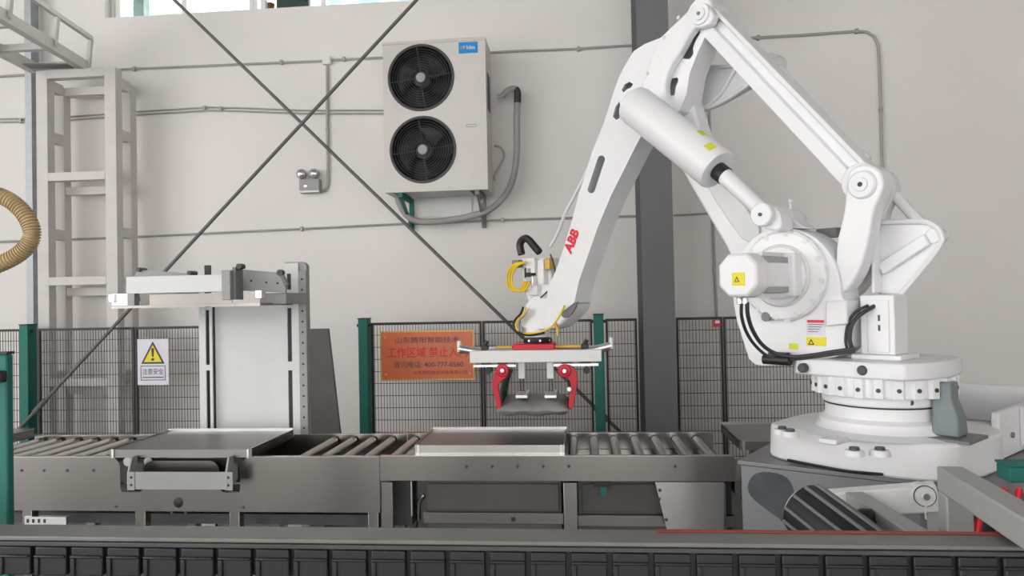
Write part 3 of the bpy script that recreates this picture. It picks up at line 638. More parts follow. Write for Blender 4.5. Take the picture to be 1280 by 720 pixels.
# ------------------------------------------------------------------ bag flattening machine behind the conveyor, left
def press_machine():
    Y0, Y1 = 4.90, 4.965
    mx0 = at(250, 450, Y0).x; mx1 = at(384, 450, Y0).x; zt = at(372, 327, Y0).z; zp = at(300, 383, Y0).z
    t = thing('cantilever_machine', 'white and grey cantilever press machine standing behind the conveyor', 'machine', ((mx0+mx1)/2, (Y0+Y1)/2, 0))
    c0 = at(360, 450, Y0).x; cs = at(372, 450, Y0).x
    # right upright with rounded top, long slots and drilled side flange
    sl = []
    for pa, pb in ((342, 362), (385, 452), (463, 535)):
        za, zb = at(363, pa, Y0).z, at(363, pb, Y0).z; xa = at(358, 400, Y0).x+.006; sl.append([(xa, zb), (xa+.03, zb), (xa+.03, za), (xa, za)])
    xa0 = at(356, 400, Y0).x
    MB().prism([(xa0, .0), (cs+.012, .0), (cs+.012, zt-.01), (xa0, zt-.01)], lambda p: (p[0], Y0, p[1]), lambda p: (p[0], Y0+.012, p[1]), holes=sl).build('upright_front', 'panelw', t)
    MB().bb(xa0, cs, Y0+.05, Y0+.06, .01, zt-.03).build('upright_inner', 'charcoal', t)
    fl = MB(); xf = cs+.012
    xr_ = mx1-.012
    prof = [(xa0, zt-.06), (mx1, zt-.06), (mx1, zt-.03), (mx1-.012, zt-.01), (mx1-.035, zt), (xa0, zt)]
    fl.bb(xf, mx1, Y0-.002, Y0+.006, 0, zt-.06).build('side_flange', 'midgrey', t, bevel=.003)
    MB().prism(prof, lambda p: (p[0], Y0+.013, p[1]), lambda p: (p[0], Y1, p[1])).build('top_cap', 'midgrey', t)
    MB().bb(mx1-.006, mx1, Y0+.007, Y1, .012, zt-.06).build('side_plate', 'midgrey', t)
    z = zt-.12
    while z > .75: MB().cyl(((xf+mx1)/2, Y0-.004, z), ((xf+mx1)/2, Y0-.002, z), .007, n=8).build('drilled_hole', 'black', t); z -= .072
    # back panel and left upright
    p0 = at(265, 450, Y0+.05).x
    MB().bb(p0+.03, xa0-.002, Y0+.04, Y0+.05, .3, zp).build('back_panel', 'panelw', t)
    lx = at(249, 450, Y0).x
    MB().prism([(lx, 0), (p0+.028, 0), (p0+.028, zp), (lx, zp)], lambda p: (p[0], Y0, p[1]), lambda p: (p[0], Y0+.012, p[1]),
               holes=[[(lx+.048, at(260, 456, Y0).z), (lx+.075, at(260, 456, Y0).z), (lx+.075, zp-.02), (lx+.048, zp-.02)], [(lx+.048, .6), (lx+.075, .6), (lx+.075, at(260, 463, Y0).z), (lx+.048, at(260, 463, Y0).z)]]).build('left_upright', 'panelw', t)
    MB().bb(lx+.02, p0+.02, Y0+.05, Y0+.06, .01, zp-.001).build('left_upright_inner', 'black', t)
    q = at(259, 345, Y0+.05); MB().bb(q.x-.02, q.x+.02, Y0+.05, Y0+.07, zp, at(259, 331, Y0).z).build('rear_stub', 'black', t)
    MB().bb(lx, mx1, Y0+.02, Y1+.3, 0, .012).build('foot_plate', 'grey', t)
    # cantilever head
    Yh0, Yh1 = 4.36, 4.88
    hx0 = at(139, 380, Yh0).x; hx1 = at(325, 378, Yh0).x; hz = at(230, 384, Yh0).z; hz1 = at(230, 367, Yh0).z
    MB().bb(hx0, hx1, Yh0, Yh1, hz, hz+.016).build('shelf', 'steel', t)
    MB().bb(hx0+.22, hx1-.2, Yh0+.05, Yh0+.056, hz+.016, hz1+.0).build('back_strip', 'steel', t)
    bx0, bx1 = at(158, 355, Yh0).x, at(279, 355, Yh0).x; bz0, bz1 = at(220, 366, Yh0).z, at(220, 344.5, Yh0).z
    MB().bb(bx0, bx1, Yh0-.005, Yh0+.06, bz0, bz1).build('front_beam', 'panelw', t, bevel=.003)
    MB().bb(bx0+.005, bx0+.05, Yh0+.0, Yh0+.055, hz+.016, bz0).build('beam_foot', 'greypaint', t)
    jx = at(278, 355, Yh0).x
    MB().bb(jx, jx+.055, Yh0-.012, Yh0+.07, hz+.04, bz1+.025).build('beam_bracket', 'midgrey', t, bevel=.003)
    MB().bb(jx+.056, jx+.075, Yh0+.02, Yh0+.12, hz+.04, bz1+.045).build('clamp_plate', 'grey', t)
    MB().cyl((jx+.06, Yh0+.05, bz1+.03), (at(301, 333, Yh0).x, Yh0+.05, at(301, 333, Yh0).z), .012, n=10).build('lever', 'charcoal', t)
    q = at(301, 333, Yh0+.05); MB().cyl((q.x, Yh0+.02, q.z), (q.x, Yh0+.08, q.z), .017, n=14).build('lever_knob', 'charcoal', t)
    # tapered arm from the upright to the head
    Ya = 4.52
    arm = [at(*q, Ya) for q in ((294, 336), (352, 341), (357, 350), (357, 366), (296, 363))]
    MB().prism([(q.x, q.z) for q in arm], lambda p: (p[0], Ya, p[1]), lambda p: (p[0], Ya+.02, p[1])).build('arm_plate', 'midgrey', t, bevel=.002)
    for px, py in ((298, 350), (314, 351), (333, 353), (347, 354)):
        q = at(px, py, Ya); MB().cyl((q.x, Ya-.003, q.z), (q.x, Ya, q.z), .007, n=8).build('arm_bolt', 'black', t)
    q = at(351, 341, Ya); MB().cyl((q.x, Ya-.02, q.z), (q.x, Ya+.02, q.z), .02, n=14).build('pivot', 'charcoal', t)
    MB().cyl((q.x, Ya, q.z), (q.x+.04, Ya, q.z-.08), .014, n=10).build('link', 'grey', t)
    a = at(322, 366, Ya); b = at(382, 380, Y0-.02)
    MB().bb(a.x, b.x, Ya+.03, Y0-.003, at(350, 380, Ya).z, at(350, 366, Ya).z).build('support_arm', 'midgrey', t, bevel=.003)
    rear = [at(*q, 4.62) for q in ((168, 345), (172, 337), (240, 342), (240, 345))]
    MB().prism([(q.x, q.z) for q in rear], lambda p: (p[0], 4.62, p[1]), lambda p: (p[0], 4.66, p[1])).build('rear_arm', 'midgrey', t)
    MB().bb(at(175, 346, 4.62).x, at(245, 346, 4.62).x, 4.62, 4.66, hz+.016, at(200, 345, 4.62).z).build('rear_arm_foot', 'midgrey', t)
    for px, py in ((173, 337), (237, 341)):
        q = at(px, py, 4.6); MB().cyl((q.x, 4.59, q.z), (q.x, 4.68, q.z), .014, n=12).build('rear_pivot', 'charcoal', t)
    for px, py in ((139, 373), (322, 368)):
        q = at(px, py, Yh0); MB().bb(q.x-.012, q.x+.03, Yh0-.01, Yh0+.05, q.z-.025, q.z+.025).build('end_stop', 'alu', t, bevel=.003)
    MB().bb(hx0, hx0+.14, Yh0+.002, Yh0+.03, hz+.016, hz1+.01).build('end_block', 'steelb', t, bevel=.003)
press_machine()
# grey board leaning behind
Yb = 5.9
a = [at(*q, Yb) for q in ((372, 411), (410, 411), (424, 560), (424, 720), (360, 720), (360, 411))]
bz = 0
x0, x1, x2 = at(366, 411, Yb).x, at(410.5, 411, Yb).x, at(425, 537, Yb).x; zt = at(390, 411, Yb).z; zb = at(425, 537, Yb).z
xe = x2+(x2-x1)/(zt-zb)*zb
t = thing('upright_board', 'dark grey tapered upright board right of the white machine', 'board', ((x0+x1)/2, Yb+.2, 0))
MB().prism([(x0, 0), (xe, 0), (x1, zt), (x0, zt)], lambda p: (p[0], Yb, p[1]), lambda p: (p[0], Yb+.03, p[1])).build('body', 'boardgrey', t, bevel=.006)
MB().prism([(x0, 0), (xe+.01, 0), (xe+.008, .06), (x0, .06)], lambda p: (p[0], Yb-.006, p[1]), lambda p: (p[0], Yb, p[1])).build('skirting', 'charcoal', t)
# low steel block at far left of conveyor
a = at(18, 538, 4.75); b = at(44, 556, 4.75)
t = thing('steel_block', 'small dark steel block on the conveyor beside the teal gate post', 'block', (a.x, 4.6, ZC))
MB().bb(a.x-.35, b.x, 4.45, 4.74, ZC+.0, ZC+.05).build('block_body', 'steeld', t, bevel=.004)
MB().bb(a.x-.35, b.x, 4.44, 4.745, ZC+.05, ZC+.062).build('block_lid', 'steel', t, bevel=.003)

# ------------------------------------------------------------------ robot
RA = Vector((1.225, 3.26, 0)); RANG = radians(136)
FR = Matrix.Translation(RA) @ Matrix.Rotation(RANG, 4, 'Z'); FRI = FR.inverted()
def rp(x, y, yl):
    d = FRI.to_3x3() @ ray(x, y); c = FRI @ CAM; return c+d*((yl-c.y)/d.y)
def rl(x, y, z): return FRI @ atz(x, y, z)
ZB = .90
robot = thing('palletizing_robot', 'large white four axis palletizing robot arm on its pedestal', 'robot', (RA.x, RA.y, ZB), RANG)
def RB(): return MB(FR)
def plate(name, pts, yl, y0, y1, material='robot', bevel=.008, holes=(), it=0, parent=None, seg=2):
    P = [rp(*q, yl) for q in pts]; P = [(p_.x, p_.z) for p_ in P]
    if it: P = chaikin(P, it)
    H = []
    for h in holes: hh = [rp(*q, yl) for q in h]; H.append([(p_.x, p_.z) for p_ in hh])
    return RB().prism(P, lambda p: (p[0], y0, p[1]), lambda p: (p[0], y1, p[1]), holes=H).build(name, material, parent or robot, bevel=bevel, seg=seg)
# base casting
bp_ = chaikin([(.40, .10), (.36, .27), (.05, .315), (-.25, .28), (-.40, .18), (-.42, -.25), (-.25, -.42), (.20, -.42), (.40, -.25)], 2)
RB().prism(bp_, lambda p: (p[0], p[1], ZB), lambda p: (p[0]*.985, p[1]*.985, ZB+.14)).build('base', 'robot', robot, bevel=.012)
cxr, cyr = -.03, .01
RB().lathe([(.34, .138), (.30, .146), (.262, .150), (.25, .165), (.247, .185), (.226, .20), (.222, .222), (.224, .245)], (cxr, cyr, ZB), (0, 0, 1), 56).build('base_collar', 'robot', robot)
RB().lathe([(.21, .244), (.226, .246), (.226, .252), (.2, .253)], (cxr, cyr, ZB), (0, 0, 1), 56).build('seal_ring', 'black', robot)
RB().lathe([(.0, .252), (.226, .252), (.232, .258), (.234, .295), (.0, .295)], (cxr, cyr, ZB), (0, 0, 1), 56).build('swing_ring', 'robot', robot)
# toothed flange: lobes around the ring
fl = []
NL = 24
for k in range(NL):
    for (fa, rr) in ((.0, .262), (.12, .276), (.55, .276), (.67, .262), (.99, .262)):
        an = 2*pi*(k+fa)/NL; fl.append((cxr+rr*cos(an), cyr+rr*sin(an)))
flange = RB().prism(fl, lambda p: (p[0], p[1], 1.192), lambda p: (p[0], p[1], 1.267)).build('bolt_flange', 'robot', robot, bevel=.004)
for k in range(NL):
    an = 2*pi*(k+.335)/NL; c_ = Vector((cos(an), sin(an), 0)); q = Vector((cxr, cyr, 1.225))
    if c_.y > -.3: RB().cyl(q+c_*.275, q+c_*.280, .0085, n=10).build('flange_bolt', 'charcoal', flange)
# base details: bosses with bolts, pads
for px, py in ((1068, 566), (1100, 566), (978, 539), (988, 542)):
    q = rl(px, py+2, ZB+.14); b_ = RB().lathe([(0, .02), (.03, .02), (.034, .012), (.036, 0)], (q.x, q.y, ZB+.136), (0, 0, 1), 20).build('bolt_boss', 'robot', robot)
    RB().lathe([(0, .03), (.016, .03), (.018, .02)], (q.x, q.y, ZB+.136), (0, 0, 1), 12).build('base_bolt', 'charcoal', b_)
q = rl(1042, 550, ZB+.15); RB().box((q.x, q.y, ZB+.15), (.07, .10, .02)).build('lift_pad', 'robot', robot, bevel=.004)
RB().tube(spline([tuple(rl(px, py, ZB+.012)) for px, py in ((985, 575), (1020, 582), (1060, 589), (1104, 593))], 4), .006, n=6).build('base_shadow_line', 'black', robot)  # black tube drawn as the shadow line along the base foot
# connector box at the base (open tray towards the rear)
bxw = RB(); xA, xB_ = -.36, .10; yA, yB2 = -1.15, -.30; zA, zB2 = ZB+.003, 1.12
bxw.bb(xA, xA+.03, yA, yB2, zA, zB2-.02).bb(xB_, xB_+.03, yA, yB2, zA, zB2+.01).bb(xA+.03, xB_, yA, yB2, zA, zA+.03).bb(xA+.03, xB_, yA, yA+.03, zA+.03, zB2)
bxw.build('connector_tray', 'robot', robot, bevel=.006)
RB().prism([(-.36, zA+.02), (-.37, zA+.02), (-.40, zB2-.1), (-.40, zB2-.02), (-.36, zB2-.02)], lambda p: (p[0], -.62, p[1]), lambda p: (p[0], -.56, p[1])).build('tray_rib', 'robot', robot, bevel=.005)
q = rp(1213, 565, -.4)
RB().cyl((-.362, -.45, ZB+.09), (-.37, -.45, ZB+.09), .012, n=12).build('tray_bolt', 'grey', robot)
# slate grey swing stop / motor cover
qs = [rl(1162, 546, 1.05), rl(1200, 546, 1.05)]
mc = (qs[0]+qs[1])/2
z0_, z1_ = 1.05, 1.255
def ring_sq(z, w_, d_, ox=0): return [(mc.x+ox+sx*w_/2, mc.y+sy*d_/2-.05, z) for sx, sy in ((-1, -1), (1, -1), (1, 1), (-1, 1))]
lv = [ring_sq(z0_, .10, .10), ring_sq(z0_+.07, .092, .095), ring_sq(z0_+.14, .07, .085, .012), ring_sq(z1_, .075, .085, .015)]
mb = RB(); V = [v for l in lv for v in l]; F = [(0, 1, 2, 3), (12, 15, 14, 13)]
for k in range(3): F += [(k*4+i, k*4+(i+1) % 4, k*4+4+(i+1) % 4, k*4+4+i) for i in range(4)]
mb._add(V, F); mb.build('stop_block', 'slate', robot, bevel=.008)
RB().box((mc.x, mc.y-.05, 1.043), (.2, .2, .012)).build('stop_plate', 'grey', robot)
# turret plate
tp = [(.20, .27), (-.20, .285), (-.275, .19), (-.30, .02), (-.27, -.22), (-.1, -.29), (.2, -.28), (.26, -.1), (.265, .20)]
RB().prism(chaikin(tp, 1), lambda p: (p[0], p[1], 1.267), lambda p: (p[0], p[1], 1.332)).build('turret_plate', 'robot', robot, bevel=.008)
for px, py in ((1003, 460), (1078, 463), (1100, 528)):
    if py < 500: q = rp(px, py, .279); q.y = .279
    else: q = Vector((-.19, .155, 1.175))
    b_ = RB().lathe([(0, .012), (.016, .012), (.02, .004), (.02, -.02)], q, (0, 1, 0), 16).build('plate_bolt', 'charcoal', robot)
# gear housing
hs = [(975, 284), (1003, 288), (1024, 300), (1040, 320), (1049, 345), (1052, 374), (1060, 375), (1061, 404), (1057, 405), (1057, 444), (1012, 452), (960, 458), (938, 455), (930, 430), (918, 392), (914, 350), (920, 322), (938, 300), (955, 288)]
plate('gear_housing', hs, .19, .03, .19, it=1, bevel=.014)
plate('housing_step', [(1034, 376), (1060, 375), (1061, 405), (1034, 408)], .2, .1, .215, bevel=.006)
ac = Vector((.293, 0, 1.683))
dk = RB().lathe([(0, .245), (.09, .245), (.125, .235), (.13, .225), (.185, .222), (.196, .212), (.198, .185)], (ac.x, 0, ac.z), (0, 1, 0), 56).build('gear_cover', 'robot', robot)
RB().lathe([(.12, .236), (.128, .240), (.136, .231), (.136, .225)], (ac.x, 0, ac.z), (0, 1, 0), 56).build('cover_ring', 'robot2', dk)
for k in range(12):
    an = 2*pi*(k+.3)/12; c_ = Vector((cos(an), 0, sin(an)))
    RB().cyl(Vector((ac.x, .205, ac.z))+c_*.18, Vector((ac.x, .224, ac.z))+c_*.18, .012, n=10).build('cover_bolt', 'robot2', dk)
    RB().box(Vector((ac.x, .212, ac.z))+Vector((cos(an+.26), 0, sin(an+.26)))*.188, (.03, .012, .02), Matrix.Rotation(-(an+.26)-pi/2, 3, 'Y')).build('cover_lug', 'robot2', dk)
q = rp(957, 396, .224); RB().cyl((q.x, .21, q.z), (q.x, .226, q.z), .021, n=16).build('oil_plug', 'grey', dk)
# motor on axis two
def octa(r, c=.38): return [(r, r*c), (r*c, r), (-r*c, r), (-r, r*c), (-r, -r*c), (-r*c, -r), (r*c, -r), (r, -r*c)]
mo = RB()
mo.prism(octa(.082, .55), lambda p: (ac.x+p[0], .24, ac.z+p[1]), lambda p: (ac.x+p[0], .47, ac.z+p[1])); motor = mo.build('axis_motor', 'robot', robot, bevel=.006)
for sz in (-1, 1):
    RB().bb(ac.x-.06, ac.x+.06, .26, .47, ac.z+sz*.085-.008, ac.z+sz*.085+.008).build('motor_fin', 'robot2', motor)
    RB().bb(ac.x-.078, ac.x-.062, .26, .46, ac.z+sz*.060-.012, ac.z+sz*.060+.012).build('motor_groove', 'midgrey', motor)
RB().bb(ac.x-.105, ac.x+.02, .235, .30, ac.z-.09, ac.z+.09).build('motor_flange', 'robot', motor, bevel=.01)
cap = RB().prism(octa(.088, .5), lambda p: (ac.x+p[0], .47, ac.z+p[1]), lambda p: (ac.x+p[0], .56, ac.z+p[1])).build('motor_cap', 'robot', robot, bevel=.012)
def sticker(name, px0, py0, px1, py1, yl, material, parent, th=.0012):
    a = rp(px0, py0, yl); b = rp(px1, py1, yl)
    return RB().bb(a.x, b.x, yl-.0005, yl+th, a.z, b.z).build(name, material, parent, smooth=0)
st = sticker('warning_sticker', 915, 341, 931, 357, .561, 'warn', cap)
a = rp(921, 350, .5625)
RB().prism([(a.x+.012, a.z-.008), (a.x-.012, a.z-.008), (a.x, a.z+.014)], lambda p: (p[0], .562, p[1]), lambda p: (p[0], .5632, p[1]), holes=[[(a.x+.007, a.z-.005), (a.x-.007, a.z-.005), (a.x, a.z+.008)]]).build('triangle_mark', 'black', st, smooth=0)
for px in (927, 934):
    c = rp(px, 374, .5); RB().lathe([(.009, 0), (.012, -.008), (.012, -.03), (.008, -.032)], (c.x, .515, ac.z-.085), (0, 0, 1), 12).build('cable_gland', 'alu', cap)
# stickers on the housing
st = sticker('data_sticker', 1007.5, 399, 1031.5, 420, .1905, 'paper', robot)
sticker('header_band', 1009, 400, 1030, 403.5, .192, 'abbred', st); 
for k in range(4): sticker('print_line', 1010, 405+k*3, 1029-k*2, 406.2+k*3, .192, 'grey', st)
st = sticker('warning_sticker', 1008, 421, 1033, 433, .1905, 'warn', robot)
a = rp(1014, 428, .192)
RB().prism([(a.x+.014, a.z-.010), (a.x-.014, a.z-.010), (a.x, a.z+.015)], lambda p: (p[0], .192, p[1]), lambda p: (p[0], .1932, p[1]), holes=[[(a.x+.008, a.z-.006), (a.x-.008, a.z-.006), (a.x, a.z+.008)]]).build('triangle_mark', 'black', st, smooth=0)
sticker('lime_sticker', 986, 429, 998, 437, .1905, 'lime', robot)
# cables of the motor
def cable(pts, yl, r, name='cable', parent=None, material='rubber'):
    P = spline([rp(q[0], q[1], q[2] if len(q) > 2 else yl) for q in pts], 6)
    return RB().tube(P, r, n=8).build(name, material, parent or robot)
cable([(927, 378, .515), (927, 395, .50), (933, 415, .42), (945, 433, .34), (962, 446, .29), (985, 449, .27), (1010, 447, .26), (1040, 443, .25), (1068, 439, .24)], .3, .007)
cable([(934, 378, .515), (935, 395, .50), (941, 413, .42), (952, 430, .34), (968, 441, .29), (990, 446, .27), (1015, 444, .26), (1040, 440, .25), (1068, 436, .24)], .3, .0085)
cable([(1066, 438, .23), (1062, 425, .22), (1064, 408, .21), (1072, 396, .19), (1083, 388, .165), (1096, 381, .12)], .2, .009)
cable([(1060, 440, .22), (1057, 425, .21), (1060, 405, .2), (1069, 391, .18), (1080, 384, .16), (1088, 381, .11)], .2, .006)
P = [rp(955, 449, .27), rp(988, 451, .27)]
RB().cyl(P[0], P[1], .021, n=14).build('cable_clamp', 'black', robot)
RB().bb(rp(966, 445, .2).x, rp(986, 445, .2).x, .18, .24, rp(970, 445, .2).z-.01, rp(970, 440, .2).z).build('clamp_bracket', 'charcoal', robot)
# lower arm (axis two to axis three)
la = [(838, 186), (858, 224), (880, 262), (915, 322), (926, 360), (950, 380), (985, 365), (990, 330), (975, 290), (945, 262), (900, 223), (880, 180), (868, 140), (860, 112), (850, 84), (838, 78), (816, 100), (816, 140)]
plate('lower_arm', la, .02, -.09, .02, it=1, bevel=.015)
plate('arm_web', [(862, 150), (892, 196), (930, 258), (955, 290), (935, 310), (900, 262), (868, 205)], .035, .02, .035, 'robot2', bevel=.006, it=1)
# knob and ear on the housing
plate('rod_ear', [(948, 285), (946, 265), (955, 256), (968, 258), (975, 272), (975, 290)], .31, .20, .30, it=1)
plate('top_ear', [(966, 286), (970, 266), (985, 261), (992, 263), (998, 277), (1012, 286)], .12, .04, .15, it=0, bevel=.006)
q = rp(988, 256, .1); RB().lathe([(0, .025), (.009, .024), (.01, .01), (.006, .008), (.006, -.02)], q, (0, 0, 1), 12).build('grease_nipple', 'robot', robot)
# balance cylinder
yc = .29
c0 = rp(791, 129, yc); c1 = rp(897, 213, yc); c2 = rp(958, 269, yc); ax = (c1-c0).normalized()
L = (c1-c0).length; Rr = .098
RB().lathe([(0, -.012), (.05, -.012), (.078, -.004), (.094, .012), (Rr, .035), (Rr, L-.012), (Rr-.006, L), (.042, L), (.04, L-.02), (0, L-.02)], c0, ax, 44).build('balance_cylinder', 'robot', robot)
rod_ = RB().lathe([(.036, L-.02), (.042, L+.002), (.042, L+.05), (.0, L+.055)], c0, ax, 24).build('wiper_collar', 'black', robot)
RB().cyl(c0+ax*(L+.04), c2, .038, .034, n=24).build('piston_rod', 'robot', robot)
RB().cyl((c2.x, c2.y-.045, c2.z), (c2.x, c2.y+.048, c2.z), .050, n=28).build('rod_eye', 'robot', robot, bevel=.006)
RB().cyl((c2.x, c2.y+.046, c2.z), (c2.x, c2.y+.054, c2.z), .008, n=10).build('eye_pin', 'charcoal', robot)
RB().cyl((c2.x, -.0, c2.z), (c2.x, c2.y-.04, c2.z), .03, n=20).build('eye_shaft', 'robot', robot)
for k, sg in ((.90, .95), (.74, 1.4)):
    m_ = c0+ax*(L*k)
    side = Vector((0, 1, 0)); side = (side-ax*side.dot(ax)).normalized(); nrm = ax.cross(side).normalized()
    if nrm.z < 0: nrm = -nrm
    dr = (side*cos(sg)+nrm*sin(sg)).normalized(); t1 = ax; t2 = dr.cross(ax)
    vs_ = [m_+dr*(Rr*cos(ph)+.0012)+t2*(Rr*sin(ph))+t1*u_ for ph in (-.22, -.07, .07, .22) for u_ in (-.022, .022)]
    mb = RB(); mb._add(vs_, [(0, 1, 3, 2), (2, 3, 5, 4), (4, 5, 7, 6)]); mb.build('lime_mark', 'lime', robot)
# upper arm
ua = [(768, 112), (774, 96), (781, 82), (792, 64), (806, 55), (826, 47), (850, 24), (868, 12), (884, 20), (882, 44), (872, 66), (862, 92), (858, 118), (850, 138), (826, 152), (806, 162), (794, 184), (780, 212), (764, 244), (748, 282), (734, 322), (724, 350), (718, 378), (700, 392), (684, 384), (684, 362), (694, 340), (704, 312), (714, 279), (725, 238), (740, 190), (754, 156)]
slot = [(q[0], q[1]) for q in capsule2((751.5, 199), (739, 237), 4.6)]
h1 = [(787, 102), (791, 105), (789, 109), (783, 112), (779, 116), (777, 112), (781, 105)]
h2 = [(774, 127), (776, 134), (774, 148), (770, 150), (766, 146), (769, 134)]
h3 = [(856, 64), (864, 60), (867, 64), (866, 70), (860, 74), (852, 73)]
h4 = [(838, 98), (847, 97), (848, 101), (845, 108), (843, 120), (836, 118), (835, 106)]
h3 = [(868, 38), (877, 38), (870, 50), (866, 60), (867, 67), (862, 74), (853, 73), (853, 62), (859, 48)]
UA = [rp(*q, .10) for q in ua]; UA = [(q.x, q.z) for q in UA]
def inset(P, d):
    n_ = len(P); sg = 1 if sum(P[k][0]*P[(k+1) % n_][1]-P[(k+1) % n_][0]*P[k][1] for k in range(n_)) > 0 else -1; out = []
    for k in range(n_):
        a_, b_, c_ = Vector(P[k-1]), Vector(P[k]), Vector(P[(k+1) % n_]); t_ = ((b_-a_).normalized()+(c_-b_).normalized()).normalized()
        out.append((b_.x-t_.y*sg*d, b_.y+t_.x*sg*d))
    return out
UH = [[(rp(*q, .10).x, rp(*q, .10).z) for q in h] for h in (slot, h1, h2, h3, h4)]
arm_ = RB().prism(UA, lambda p: (p[0], .088, p[1]), lambda p: (p[0], .10, p[1]), holes=UH)
arm_.prism(UA, lambda p: (p[0], -.02, p[1]), lambda p: (p[0], .088, p[1]), holes=[inset(UA, .012)])
arm_.prism(UA, lambda p: (p[0], -.035, p[1]), lambda p: (p[0], -.02, p[1]))
arm_.build('upper_arm', 'robot', robot)
up = [(826, 46), (852, 21), (864, 9), (876, 4), (887, 8), (892, 19), (888, 30), (878, 34), (868, 35), (860, 46), (854, 58), (848, 68), (840, 80), (834, 92), (831, 106), (832, 124), (840, 140), (800, 112), (808, 90), (820, 58)]
plate('rear_plate', up, .15, .10, .15, bevel=.008)
for px, py in ((830, 47), (809, 92), (848, 22)):
    q = rp(px, py, .15); RB().lathe([(0, .006), (.008, .005), (.011, 0)], (q.x, .15, q.z), (0, 1, 0), 12).build('arm_bolt', 'robot2', robot)
q = rp(875, 17.5, .155)
RB().lathe([(0, .012), (.030, .012), (.032, .004), (.05, .004), (.052, 0), (.052, -.03)], (q.x, .155, q.z), (0, 1, 0), 28).build('pivot_cap', 'robot', robot)
RB().lathe([(0, .018), (.008, .018), (.009, .012)], (q.x, .155, q.z), (0, 1, 0), 12).build('pivot_screw', 'grey', robot)
# parallel bar with groove
b0 = rp(884, 20, .05); b1 = rp(1083, 229, .05); bd_ = (b1-b0).normalized(); bn = Vector((0, 1, 0)).cross(bd_).normalized()
bar_ = RB()
sec = [(-.065, -.05), (.065, -.05), (.065, .05), (.045, .055), (.04, .03), (-.0, .03), (-.005, .055), (-.065, .05)]
def barpt(p, s_, k=1.): return b0+bd_*s_+bn*(p[0]*k)+Vector((0, p[1], 0))
LB = (b1-b0).length
bar_.prism(sec, lambda p: barpt(p, .02), lambda p: barpt(p, LB-.02)); bar_.build('parallel_bar', 'robot', robot, bevel=.004)
for c_, rr in ((b0, .075), (b1, .078)):
    RB().cyl((c_.x, -.03, c_.z), (c_.x, .115, c_.z), rr, n=32).build('bar_eye', 'robot', robot, bevel=.006)
# crank carrying the bar
ck = [(1058, 222), (1064, 210), (1076, 205), (1092, 207), (1102, 216), (1105, 232), (1099, 248), (1092, 262), (1086, 300), (1076, 336), (1062, 360), (1048, 370), (1044, 340), (1046, 300), (1050, 285), (1056, 258)]
plate('crank', ck, .17, .08, .17, it=1, bevel=.008)
plate('crank_rear', [(x_+10, y_+4) for x_, y_ in ck], .0, -.10, -.03, 'robot2', it=1, bevel=.008)
q = rp(1078, 231, .17)
RB().lathe([(0, .022), (.026, .022), (.029, .016), (.050, .014), (.058, .006), (.06, -.01)], (q.x, .17, q.z), (0, 1, 0), 36).build('crank_cap', 'robot', robot)
RB().cyl((q.x, .19, q.z), (q.x, .194, q.z), .010, n=12).build('crank_screw', 'black', robot)
for px, py in ((1054, 215), (1078, 196)):
    q = rp(px, py, .0); RB().lathe([(0, -.03), (.02, -.03), (.024, -.02), (.024, .02), (.018, .03), (0, .03)], q, (1, 0, 1), 16).build('end_stop', 'robot2', robot)
q = rp(1034, 291, .0); RB().box((q.x, -.02, q.z), (.09, .06, .04)).build('stop_lug', 'grey', robot)
# rear column and bracket ears
colz0, colz1 = 1.332, 1.592
RB().bb(-.135, .0, .0, .13, colz0+.02, colz1).build('rear_column', 'robot', robot, bevel=.006)
RB().bb(-.165, .03, -.03, .155, colz0, colz0+.02).build('column_foot', 'robot', robot, bevel=.004)
RB().bb(-.115, -.03, .13, .136, colz0+.03, colz1-.02).build('column_cover', 'robot', robot, bevel=.003)
for zz in (1.50, 1.46): RB().bb(-.082, -.074, .136, .138, zz-.012, zz+.012).build('cover_print', 'charcoal', robot)
tri_ = [(1098, 368), (1080, 330), (1090, 282), (1100, 278), (1150, 277), (1165, 280), (1176, 290), (1178, 302), (1172, 314), (1126, 369)]
plate('bracket_ear', tri_, .0, -.02, .0, 'robot', it=0, bevel=.006)
P_ = [rp(*q, .01) for q in [(1096, 278), (1150, 277), (1166, 281), (1176, 293), (1172, 312), (1126, 368)]]
RB().tube(spline(P_, 5), .011, n=8).build('bracket_rim', 'robot', robot)
plate('bracket_rib', [(1096, 330), (1155, 292), (1162, 306), (1104, 344)], .02, .0, .025, 'robot', bevel=.006)
xw_ = rp(1097, 320, .02).x; RB().bb(xw_-.007, xw_+.007, .0, .07, 1.60, 1.86).build('bracket_web', 'robot', robot, bevel=.004)
q = rp(1168, 295, -.01); RB().cyl((q.x, -.075, q.z), (q.x, .004, q.z), .032, n=24).build('bracket_eye', 'robot', robot, bevel=.005)
# levelling rod behind the bar, triangle link, rod along the upper arm
l0 = rp(1163, 293, -.045); l1 = rp(968, 80, -.17)
RB().cyl(l0, l1, .022, n=16).build('levelling_rod', 'robot', robot)
RB().cyl((l1.x, -.21, l1.z), (l1.x, -.12, l1.z), .045, n=22).build('rod_head', 'robot2', robot)
tl = [(846, 70), (880, 82), (925, 80), (952, 72), (968, 70), (974, 82), (955, 98), (925, 116), (900, 130), (880, 138), (864, 140), (848, 120)]
plate('triangle_link', tl, -.15, -.19, -.15, 'robot', bevel=.006)
P_ = [rp(*q, -.145) for q in [(968, 82), (925, 113), (898, 129), (879, 136), (862, 132)]]
RB().tube(spline(P_, 5), .014, n=8).build('link_rim', 'robot', robot)
P_ = [rp(*q, -.145) for q in [(862, 82), (900, 84), (925, 82)]]
RB().tube(P_, .01, n=8).build('link_rim', 'robot2', robot)
P_ = [rp(*q, -.145) for q in [(920, 84), (900, 118), (880, 134)]]
RB().tube(spline(P_, 4), .012, n=8).build('link_rim', 'robot', robot)
